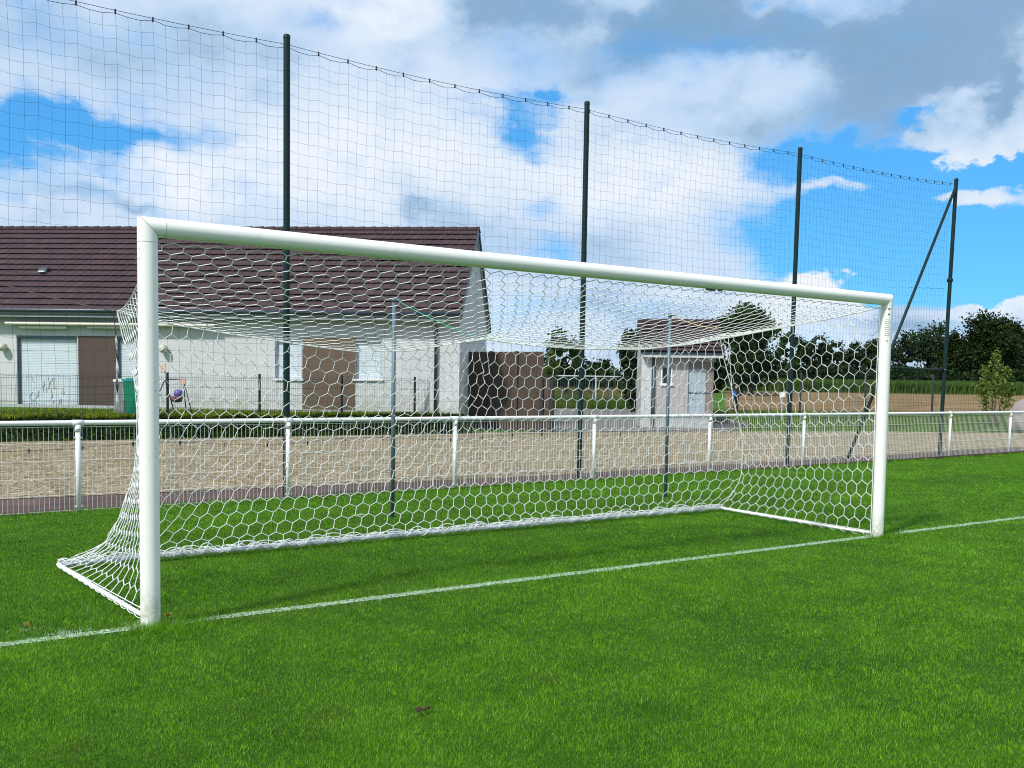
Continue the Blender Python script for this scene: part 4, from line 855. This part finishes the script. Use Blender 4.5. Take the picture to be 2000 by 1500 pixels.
V, F, tn = tiles(-0.12, uR+0.36, -0.38, ez, DS/2, rz, 9, 0.3, fr=sp_); V2, F2, tn2 = tiles(-0.12, uR+0.36, DS+0.38, ez, DS/2, rz, 9, 0.6, fr=sp_)
F += [tuple(i+len(V) for i in f) for f in F2]; rs = obj('roof', V+V2, F, M['tile'], shed, attrs={'tone': tn+tn2})
mb = MB()
for v0 in (-0.38, DS+0.38):
    a = [sp_(-0.1, v0, ez-.03), sp_(uR+0.33, v0, ez-.03), sp_(uR+0.33, DS/2, rz-0.04), sp_(-0.1, DS/2, rz-0.04)]; b = [p-np.array([0, 0, 0.06]) for p in a]; mb.add(a+b, [(0, 1, 2, 3), (7, 6, 5, 4), (0, 4, 5, 1), (1, 5, 6, 2), (3, 2, 6, 7), (0, 3, 7, 4)])
mb.obj('roof_deck', M['gutter'], rs)
mb = MB(); u = -0.12
while u < uR+0.2: mb.tube([sp_(u, DS/2, rz), sp_(u+0.40, DS/2, rz+0.01)], [0.09, 0.105], 8); u += 0.37
mb.obj('ridge_tile', M['tile'], rs)

# ------------------------------------------------------------------ green boundary fence on the right
bf = thing('boundary_fence', 'dark green welded mesh fence along the field edge at the right', 'fence', at(1700, 806, 46)*np.array([1, 1, 0]))
bx = [(1420, 47), (1562, 46.5), (1689, 46), (1820, 45.5), (1962, 45), (2110, 44.5)]; bz0 = 0.05; pts = [at(x, 806, d)*np.array([1, 1, 0]) for x, d in bx]; zt_ = at(1700, 731, 46)[2]
for i, p in enumerate(pts[:-1]):
    if i < 1: continue
    if i < 4: mb = MB(); mb.box(p+Z3*zt_/2, D3*0.05, N3*0.04, Z3*zt_/2); mb.obj('post', M['blackpost'], bf)
for a, b in zip(pts[:-1], pts[1:]): weldmesh(bf, a[:2], b[:2], 0.05, zt_-0.05, 0.11, [0.1, 0.5, 0.9, 1.3, 1.7, zt_-.08], 0.004, M['dkgreen'])

# ------------------------------------------------------------------ trees
def tree(name, label, px, ytop, wpx, dep, ybot, lm, nl=3500, ls=0.42, group=None, cat='tree', seed=0, gap=0.0, trunk=True, sub=9):
    rg = np.random.default_rng(seed+11); base = at(px, 750, dep); gz0 = float(Hz(base[0], base[1])); base = np.array([base[0], base[1], gz0])
    top = at(px, ytop, dep)[2]; bot = max(at(px, ybot, dep)[2], gz0+0.1); rw = wpx/2*dep/FPX; c = np.array([base[0], base[1], (top+bot)/2]); hh = (top-bot)/2
    t = thing(name, label, cat, base, group); C = []
    rt = np.array([_r[0], _r[1], 0]); fw = np.array([HD[0], HD[1], 0])
    cl = []
    for k in range(sub):
        q = rg.normal(size=3); q /= np.linalg.norm(q); q *= rg.uniform(0.35, 0.72); r0 = rg.uniform(0.28, 0.50); 
        if k == 0: q = np.array([0.0, 0, 0.0]); r0 = 0.62
        if k == 1: q = np.array([rg.uniform(-.25, .25), 0, 0.55]); r0 = 0.42
        cl.append((q, r0))
    tot = sum(r0**2 for _, r0 in cl)
    for q, r0 in cl:
        n = int(nl*r0**2/tot); p = rg.normal(size=(n, 3)); p /= np.linalg.norm(p, axis=1)[:, None]; p *= (rg.random(n)**0.33)[:, None]*r0*(1+0.18*rg.normal(size=n))[:, None]
        # clumping inside the lobe
        nc = 14; cc = rg.normal(size=(nc, 3)); cc /= np.linalg.norm(cc, axis=1)[:, None]; cc *= r0*rg.uniform(0.5, 0.95, nc)[:, None]; w = rg.integers(0, nc, n); m_ = rg.random(n) < 0.55
        p[m_] = cc[w[m_]]+rg.normal(size=(m_.sum(), 3))*r0*0.22; C.append(p+q)
    C = np.concatenate(C); s_ = max(np.abs(C[:, 0]).max()*0.9, 0.6); Cx = C[:, 0]/s_*rw; Cy = C[:, 1]/s_*rw; zmax = np.percentile(C[:, 2], 99.3); zmin = np.percentile(C[:, 2], 1.5); Cz = bot+(C[:, 2]-zmin)/(zmax-zmin)*(top-bot)
    P = np.array([base[0], base[1], 0])+rt*Cx[:, None]+fw*Cy[:, None]; P[:, 2] = Cz; P = P[Cz > gz0+0.05]
    if gap > 0:
        for _ in range(int(gap*14)):
            hc = P[rg.integers(0, len(P))]; hr = rg.uniform(0.10, 0.22)*rw; lat = (P-hc) @ rt; P = P[(lat**2+(P[:, 2]-hc[2])**2) > hr*hr]
    V, F, tn = leaves(P, rg.uniform(0.6, 1.3, len(P))*ls, rg.random(len(P))*0.9, rg=rg); obj('crown', V, F, lm, t, attrs={'tone': tn})
    if trunk:
        mb = MB(); r0 = max(0.07, rw*0.07); mb.tube([base-Z3*0.1, base+Z3*(bot-gz0)*0.6+rt*0.1, np.array([base[0], base[1], c[2]])], [r0*1.3, r0, r0*0.5], 9)
        for k in range(6):
            a = rg.uniform(0, 2*math.pi); s0 = np.array([base[0], base[1], bot+rg.uniform(-0.1, 0.5)*hh]); e0 = s0+(rt*math.cos(a)+fw*math.sin(a))*rw*rg.uniform(0.4, 0.7)+Z3*hh*rg.uniform(0.4, 0.9); mb.tube([s0, (s0+e0)/2+Z3*0.1*hh, e0], [r0*0.5, r0*0.35, r0*0.12], 6)
        mb.obj('trunk', M['bark'], t, True)
    return t
G1 = 'trees along the far edge of the fields'
tree('tree', 'airy tree rising above the right end of the brown timber fence', 1104, 650, 92, 60, 738, M['leaf_mid'], 3200, 0.26, seed=1, gap=0.7)
tree('shrub', 'yellow green shrub just right of the timber fence', 1078, 686, 30, 45, 745, M['leaf_light'], 900, 0.17, cat='shrub', seed=2, trunk=False)
tree('tree', 'rounded dark tree left of the small outbuilding, lower than the airy one', 1165, 704, 78, 75, 760, M['leaf_dark'], 2200, 0.3, seed=3)
tree('tree', 'small dark tree between the rounded tree and the outbuilding', 1202, 722, 46, 85, 765, M['leaf_dark'], 1200, 0.3, seed=4)
tree('tree', 'dark conical tree half hidden by the left end of the outbuilding', 1236, 652, 66, 50, 790, M['leaf_dark'], 2600, 0.26, seed=5, sub=8)
tree('tree', 'big round crowned tree behind the right end of the outbuilding', 1447, 598, 124, 85, 672, M['leaf_mid'], 6500, 0.32, seed=6)
tree('tree', 'dark broad tree below and right of the round crowned tree', 1466, 642, 126, 82, 752, M['leaf_dark'], 5600, 0.34, seed=7)
k = 0
for px, yt, w, d, yb, g, lab in ((1402, 690, 60, 88, 756, 0, 'dark low tree directly right of the outbuilding roof'), (1548, 655, 66, 150, 722, 1, 'leftmost tree of the loose row seen through the right end of the net'), (1590, 660, 60, 150, 725, 1, 'tree at the right side of the third green pole, in the loose row'),
                          (1632, 668, 62, 152, 724, 1, 'rounded tree in the middle of the loose row behind the net'), (1672, 672, 60, 150, 724, 1, 'sparse tree left of the right goal post, with sky showing through'), (1706, 664, 62, 148, 728, 0.7, 'tree directly behind the right goal post'),
                          (1765, 654, 88, 140, 728, 1, 'tree beside the right goal post with bright gaps in its lower crown'), (1818, 637, 84, 138, 735, 0.2, 'taller tree left of the end pole of the netting'), (1868, 652, 84, 140, 735, 0.3, 'mid height tree just right of the end pole'),
                          (1905, 645, 60, 142, 735, 0, 'narrow tree merging into the left side of the largest tree'), (1998, 665, 60, 145, 738, 0, 'tree at the right edge of the picture beyond the largest tree'), (2060, 650, 90, 145, 740, 0, 'tree outside the right edge of the picture')):
    k += 1; tree('tree', lab, px, yt, w, d, yb, M['leaf_dark'] if k % 2 else M['leaf_mid'], 6500, 0.42, G1, seed=20+k, gap=g, sub=8)
tree('tree', 'largest tree on the right, a tall broad dark crown', 1937, 619, 140, 135, 742, M['leaf_dark'], 20000, 0.42, G1, seed=50, sub=14)
# hedgerow under the far trees, and the crop strip
def band(name, label, cat, l0_, l1_, d0_, d1_, h0, h1, n, s, m, seed):
    rg = np.random.default_rng(seed); d = rg.uniform(d0_, d1_, n); lat = rg.uniform(l0_, l1_, n)*d/FPX; x = CAM[0]+HD[0]*d+HD[1]*lat; y = CAM[1]+HD[1]*d-HD[0]*lat; z = Hz(x, y)+rg.random(n)*(h0+(h1-h0)*(0.5+0.5*np.sin(lat*0.7)*np.sin(lat*0.23)))
    V, F, tn = leaves(np.stack([x, y, z], 1), s*rg.uniform(0.6, 1.3, n), rg.random(n), rg=rg); return tag(obj(name, V, F, m, attrs={'tone': tn}), label, cat, kind='stuff')
band('hedgerow', 'dark continuous hedgerow under the far trees', 'hedge', 410, 1150, 128, 134, 2.2, 3.6, 16000, 0.7, M['leaf_dark'], 5)
band('hedge', 'dark hedge behind the light railing', 'hedge', 60, 260, 66, 70, 1.5, 2.3, 6000, 0.4, M['leaf_dark'], 6)
n = 26000; rg = np.random.default_rng(9); d = 96+rg.random(n)**1.5*14; lat = rg.uniform(400, 1180, n)*d/FPX; x = CAM[0]+HD[0]*d+HD[1]*lat; y = CAM[1]+HD[1]*d-HD[0]*lat
tag(blade_obj('crop', x, y, Hz(x, y)-0.05, rg.uniform(1.0, 1.5, n), rg.uniform(0.08, 0.2, n), rg.uniform(0.1, 0.4, n), M['maize'], {'tone': rg.random(n)}), 'green crop strip beyond the brown field', 'crop', kind='stuff')
n = 30000; d = rg.uniform(53.5, 66, n); lat = rg.uniform(50, 260, n)*d/FPX; x = CAM[0]+HD[0]*d+HD[1]*lat; y = CAM[1]+HD[1]*d-HD[0]*lat
tag(blade_obj('meadow_grass', x, y, np.zeros(n), rg.uniform(0.5, 1.0, n)*(0.6+np.clip((d-53)/9, 0, 1)*0.9), rg.uniform(0.02, 0.05, n), rg.uniform(0.1, 0.4, n), M['meadow'], {'tone': np.clip((d-57)/9+rg.normal(size=n)*0.25, 0, 1)}), 'tall dry meadow grass behind the light railing', 'grass', kind='stuff')
n = 24000; d = rg.uniform(21, 54, n); lat = rg.uniform(430, 1150, n)*d/FPX; x = CAM[0]+HD[0]*d+HD[1]*lat; y = CAM[1]+HD[1]*d-HD[0]*lat
ok = y > np.interp(x, [9, 13, 19, 25, 29, 33, 80], [19.8, 18.8, 17.2, 15.4, 13.2, 11.4, 10.5]); x, y, d = x[ok], y[ok], d[ok]; n = len(x)
tag(blade_obj('verge_grass', x, y, Hz(x, y)-0.01, rg.uniform(0.04, 0.10, n)*(1+1.2*(d > 44)), np.full(n, 0.03), rg.uniform(0.2, 0.8, n), M['hedgegrass'], {'tone': rg.random(n)*0.45}), 'mown grass between the gravel yard and the field', 'grass', kind='stuff')

# sapling on its grass mound
s0 = at(1942, 828, 41); s0[2] = 0
sp = thing('sapling', 'young multi stemmed tree with light green leaves in front of the ploughed field', 'sapling', s0); rg = np.random.default_rng(4); rt = np.array([_r[0], _r[1], 0]); fw = np.array([HD[0], HD[1], 0]); C = []; mb = MB(); zt = at(1937, 689, 41)[2]
for k, (bx_, tx, th) in enumerate(((-0.30, -0.45, 0.80), (-0.1, -0.15, 1.0), (0.12, 0.42, 0.80), (0.05, 0.12, 0.92), (-0.2, -0.62, 0.58), (0.15, 0.62, 0.55))):
    a = s0+rt*bx_; e0 = s0+rt*tx*1.05+fw*rg.uniform(-.3, .3)+Z3*zt*th; P = np.array([a*(1-t)**1.3+e0*(1-(1-t)**1.3) for t in np.linspace(0, 1, 9)]); P[:, 0:2] += rg.normal(size=(9, 2))*0.03; mb.tube(P, np.linspace(0.035, 0.006, 9), 6)
    for t in np.linspace(0.34, 1, 26):
        c = P[int(t*8)]*(1-(t*8) % 1)+P[min(8, int(t*8)+1)]*((t*8) % 1); C.append(c+rg.normal(size=(9, 3))*0.15*(1.25-0.7*t)*np.array([1, 1, 0.8]))
mb.obj('stem', M['bark'], sp, True); C = np.concatenate(C); V, F, tn = leaves(C, rg.uniform(0.08, 0.17, len(C)), rg.random(len(C)), rg=rg); obj('foliage', V, F, M['leaf_light'], sp, attrs={'tone': tn})
# strappy plant beside the outbuilding
p0 = at(1405, 812, 40); p0[2] = 0; n = 260; an = rg.uniform(0, 6.28, n)
o = blade_obj('garden_plant', p0[0]+rg.normal(size=n)*0.18, p0[1]+rg.normal(size=n)*0.18, np.zeros(n), rg.uniform(0.4, 0.85, n), np.full(n, 0.05), rg.uniform(0.2, 1.0, n), M['leaf_light'], {'tone': rg.random(n)}, rg)
tag(o, 'yellow green strappy plant beside the grey door of the outbuilding', 'plant')
# dark leafy shrub behind it
# pale dome at the right edge
c = at(2022, 850, 36); c[2] = 0
dm = thing('play_dome', 'pale pink rounded shell cut by the right edge of the picture', 'dome', c)
w = 50*36/FPX; h = at(2022, 775, 36)[2]; mb = MB(); mb.lathe(c, [(w, 0), (w*1.0, h*0.35), (w*0.93, h*0.6), (w*0.75, h*0.82), (w*0.42, h*0.96), (0.02, h)], 28); mb.obj('shell', M['dome'], dm, True)
mb = MB(); mb.tube([c+rt*w*1.03*math.cos(a)-fw*0.0+Z3*(h*1.01*math.sin(a)) for a in np.linspace(0, math.pi, 24)], 0.03, 6); mb.obj('rib', M['fascia'], dm, True)
# small white sign on a stake
c = at(1527, 800, 44); c[2] = 0; z1 = at(1527, 771, 44)[2]
sg = thing('small_sign', 'small white board on a thin stake seen through the right end of the net', 'sign', c); mb = MB(); mb.tube([c, c+Z3*z1], 0.02, 6); mb.obj('stake', M['barw'], sg)
mb = MB(); mb.box(c+Z3*z1-fw*0.03, rt*0.13+Z3*0.02, fw*0.01, Z3*0.12); mb.obj('board', M['white'], sg)

# ------------------------------------------------------------------ far figure in dark clothes holding a blue bag
f0 = at(1436, 812, 52); f0[2] = 0; hgt = 1.56; S = hgt/1.7
pe = thing('person', 'distant person in dark clothes holding something blue in front, right of the outbuilding', 'person', f0)
def pp(x, y, z): return f0+rt*x*S-fw*y*S+Z3*z*S                     # x to the picture's right, y toward the camera
J = {'pel': (0, 0, 0.93, .15), 'spi': (0, 0, 1.12, .135), 'che': (0, 0, 1.30, .155), 'nek': (0, .02, 1.46, .06), 'hed': (0, .04, 1.56, .095), 'top': (0, .04, 1.64, .085),
     'hl': (-.09, 0, .88, .10), 'kl': (-.10, .06, .48, .07), 'al': (-.10, .0, .09, .05), 'tl': (-.11, .14, .04, .04), 'hr': (.09, 0, .88, .10), 'kr': (.10, .02, .48, .07), 'ar': (.11, -.08, .09, .05), 'tr': (.12, .06, .04, .04),
     'sl': (-.19, 0, 1.38, .07), 'el': (-.26, .08, 1.13, .05), 'wl': (-.20, .26, 1.10, .035), 'ml': (-.16, .31, 1.10, .03), 'sr': (.19, 0, 1.38, .07), 'er': (.26, .05, 1.12, .05), 'wr': (.10, .27, 1.12, .035), 'mr': (.03, .31, 1.12, .03)}
ks = list(J); E_ = [('pel', 'spi'), ('spi', 'che'), ('che', 'nek'), ('nek', 'hed'), ('hed', 'top'), ('pel', 'hl'), ('hl', 'kl'), ('kl', 'al'), ('al', 'tl'), ('pel', 'hr'), ('hr', 'kr'), ('kr', 'ar'), ('ar', 'tr'), ('che', 'sl'), ('sl', 'el'), ('el', 'wl'), ('wl', 'ml'), ('che', 'sr'), ('sr', 'er'), ('er', 'wr'), ('wr', 'mr')]
me = bpy.data.meshes.new('body'); me.from_pydata([tuple(pp(*J[k][:3])-f0) for k in ks], [(ks.index(a), ks.index(b)) for a, b in E_], []); bo = bpy.data.objects.new('body', me); COL.objects.link(bo); bo.parent = pe
md = bo.modifiers.new('skin', 'SKIN'); sv = me.skin_vertices[0].data
for i, k in enumerate(ks): sv[i].radius = (J[k][3]*S, J[k][3]*S)
sv[0].use_root = True; bo.modifiers.new('sub', 'SUBSURF').levels = 2; bo.modifiers['sub'].render_levels = 2; me.materials.append(M['darkcloth'])
mb = MB(); mb.ell(pp(0, .06, 1.60), .085*S, .085*S, .115*S, 14, 10); mb.ell(pp(0, .155, 1.585), .016*S, .02*S, .022*S, 8, 6); mb.obj('face', M['skin'], pe, True)
mb = MB(); mb.ell(pp(0, .025, 1.64), .10*S, .10*S, .105*S, 14, 10); mb.obj('hair', M['hair'], pe, True)
for sx, a in ((-1, 'ml'), (1, 'mr')):
    mb = MB(); c = pp(*J[a][:3]); mb.ell(c, .04*S, .03*S, .045*S, 8, 6)
    for q in range(4): mb.tube([c+Z3*(0.03-0.02*q)*S, c+Z3*(0.03-0.02*q)*S+rt*(-sx)*0.04*S-fw*0.03*S, c+Z3*(0.025-0.02*q)*S+rt*(-sx)*0.06*S-fw*0.01*S], 0.009*S, 5)
    mb.tube([c+Z3*0.03*S, c+Z3*0.06*S-fw*0.03*S], 0.010*S, 5); mb.obj('hand', M['skin'], pe)
bc = pp(-.20, .38, 1.18); mb = MB(); mb.ell(bc, .17, .12, .19, 14, 10); mb.tube([bc+Z3*0.17-rt*0.06, bc+Z3*0.26, bc+Z3*0.17+rt*0.06], 0.012, 6); bb = mb.obj('bag', M['bluebag'], None, True); tag(bb, 'small blue bag held by the distant dark clothed person', 'bag')

# ------------------------------------------------------------------ small things on the grass
def leafthing(name, label, px, py, m, s, cat='leaf'):
    c = hit(px, py, Z=0.03); mb = MB(); a = rng.uniform(0, 6)
    V = []; 
    for k in range(9):
        t = k/8-0.5; w = 0.5*math.cos(t*math.pi)*0.55+0.02; V += [c+np.array([math.cos(a)*t*s-math.sin(a)*w*s, math.sin(a)*t*s+math.cos(a)*w*s, 0.015*math.sin(6*t)+0.01]), c+np.array([math.cos(a)*t*s, math.sin(a)*t*s, 0.0]), c+np.array([math.cos(a)*t*s+math.sin(a)*w*s, math.sin(a)*t*s-math.cos(a)*w*s, 0.018])]
    F = [(3*k+j, 3*k+j+1, 3*k+3+j+1, 3*k+3+j) for k in range(8) for j in range(2)]
    return tag(obj(name, V, F, m), label, cat)
leafthing('fallen_leaf', 'small orange fallen leaf on the grass right of the left goal post', 329, 1203, M['dryleaf'], 0.05)
leafthing('fallen_leaf', 'rust brown curled leaf lying at the foot of the white fence', 634, 971, M['rustleaf'], 0.13)
leafthing('fallen_leaf', 'pale dry leaf lying on the grass left of the net', 52, 1222, M['yrope'], 0.04)
def clod(label, px, py, s):
    c = hit(px, py, Z=0.03); mb = MB()
    for k in range(9): q = rng.normal(size=2)*s*0.5; mb.ell(c+np.array([q[0]*1.3, q[1]*0.6, rng.random()*0.005]), s*rng.uniform(0.2, 0.42), s*rng.uniform(0.2, 0.4), s*rng.uniform(0.15, 0.3), 7, 5)
    return tag(mb.obj('soil_clod', M['soil'], None, True), label, 'soil clod')
clod('dark clod of soil lying on the lawn in the foreground middle', 824, 1386, 0.034)
clod('small dark soil crumb on the lawn at the upper right of the bigger clod', 1222, 1270, 0.014)
mb = MB(); a = hit(690, 1007, Z=0.035); b = hit(718, 1006, Z=0.045); mb.tube([a, (a+b)/2+Z3*0.008, b], [0.004, 0.006, 0.003], 6); mb.tube([(a+b)/2, (a+b)/2+np.array([0.02, 0.03, 0.02])], 0.003, 5); tag(mb.obj('twig', M['render'], None), 'pale twig on the grass behind the net, left of the grey post', 'twig')

# ------------------------------------------------------------------ pitch grass
rg = np.random.default_rng(21)
N0 = 1250000; u = rg.random(N0); r0, r1, ex = 2.4, 34.0, 0.35
rr = (r0**ex+u*(r1**ex-r0**ex))**(1/ex); th = YAW+rg.uniform(-0.60, 0.60, N0); X = CAM[0]+rr*np.sin(th); Y = CAM[1]+rr*np.cos(th)
Nw = 420000; rw_ = (r0**ex+rg.random(Nw)*(18**ex-r0**ex))**(1/ex); tw_ = YAW+rg.uniform(0.60, 1.35, Nw)*np.where(rg.random(Nw) < 0.5, -1, 1)
X = np.r_[X, CAM[0]+rw_*np.sin(tw_)]; Y = np.r_[Y, CAM[1]+rw_*np.cos(tw_)]; rr = np.r_[rr, rw_]
ok = Y < (5.80+0.0255*(X+3)+0.03); X, Y, rr = X[ok], Y[ok], rr[ok]
def tuft(cx, cy, n, s): return cx+rg.normal(size=n)*s, cy+rg.normal(size=n)*s
ex_ = [tuft(-3.72, -0.03, 1100, 0.08), tuft(-3.50, -0.05, 900, 0.12), tuft(3.76, -0.02, 800, 0.10), tuft(3.92, 0.02, 300, 0.1)]
# longer grass left by the mower along the fence
n = 9000; fxs = rg.uniform(-5, 22, n); ex_.append((fxs, 5.80+0.0255*(fxs+3)+0.03-np.abs(rg.normal(size=n))*0.05))
nn0 = len(X); X = np.r_[X, *[e_[0] for e_ in ex_]]; Y = np.r_[Y, *[e_[1] for e_ in ex_]]; rr = np.hypot(X-CAM[0], Y-CAM[1]); n = len(X)
# keep blades out of the solid posts
keepm = (np.hypot(X-3.72, Y) > 0.058) & (np.hypot(X+3.72, Y) > 0.058)
long_ = np.zeros(n); long_[nn0:] = 1; X, Y, rr, long_ = X[keepm], Y[keepm], rr[keepm], long_[keepm]; n = len(X)
pn = np.sin(X*1.7+1.1*np.sin(Y*1.3))*np.sin(Y*2.1+0.9*np.sin(X*0.8)) ; pn2 = np.sin(X*5.3+2*np.sin(Y*3.7))*np.sin(Y*6.1+1.7*np.sin(X*4.1))
pn3 = np.sin(X*23+2*np.sin(Y*17)+1.5*np.sin(X*3.1))*np.sin(Y*27+2.2*np.sin(X*19)+1.3*np.sin(Y*2.3)); h = (0.017+0.009*rg.random(n)+0.003*pn+0.002*pn2+0.005*pn3)*(1+2.6*long_*rg.random(n)); w = 0.0022*(rr/4)**0.8; lean = rg.uniform(0.1, 1.0, n)
stripe = 0.5+0.5*np.tanh(3*np.sin((Y-0.35)*math.pi/1.15)); tone = np.clip(rg.beta(1.1, 1.5, n)*1.0+0.06*pn2+0.05*pn+0.10*pn3-0.12*stripe*(Y > 0.25)*(Y < 5)+0.02, 0, 1)
dline = np.abs(Y-(0.015+0.0022*X)-0.015); wear = 0.62+0.38*np.sin(X*3.3+1.3*np.sin(X*1.9)); fadeL = np.clip(np.minimum(abs(X+3.45)/0.30, 1.6)-0.35, 0, 1)*np.clip(np.abs(X-3.95)/0.25-0.3, 0, 1)
paint = ((dline+rg.normal(size=n)*0.018 < 0.048) & (rg.random(n) < (0.35+0.55*wear)*fadeL*np.where(X < -3.9, 0.55, 0.92))).astype(float)*rg.uniform(0.35, 1, n)
blob = np.hypot((X+4.20)/0.09, (Y-0.13)/0.06); paint = np.maximum(paint, (rg.random(n) < np.exp(-blob**2)*0.8)*0.9)
blob = np.hypot((X+4.42)/0.16, (Y-0.33)/0.04); paint = np.maximum(paint, (rg.random(n) < np.exp(-blob**2)*0.35)*0.7)
dry = (rg.random(n) < 0.02).astype(float)*rg.random(n)
for cx, cy, s, a_ in ((-3.1, -0.02, 0.14, 0.5), (-2.55, 0.12, 0.35, 0.28), (-3.35, 0.15, 0.2, 0.3), (-1.9, 0.2, 0.3, 0.15)): dry = np.maximum(dry, (rg.random(n) < a_*np.exp(-((X-cx)**2+(Y-cy)**2)/s**2))*rg.uniform(0.3, 0.9, n))
for px, py, s in ((640, 1398, 0.10), (140, 1465, 0.08), (1065, 1330, 0.06)):
    c = hit(px, py, Z=0); dry = np.maximum(dry, (rg.random(n) < 0.5*np.exp(-((X-c[0])**2+(Y-c[1])**2)/s**2))*0.8)
g_ = blade_obj('grass', X, Y, np.full(n, -0.002), h, w, lean, M['grass'], {'tone': tone, 'paint': paint, 'dry': dry}, rg)
tag(g_, 'short mown green grass covering the pitch', 'grass', kind='stuff')
for o in list(bpy.data.objects):
    if '_o' in o.keys(): del o['_o']
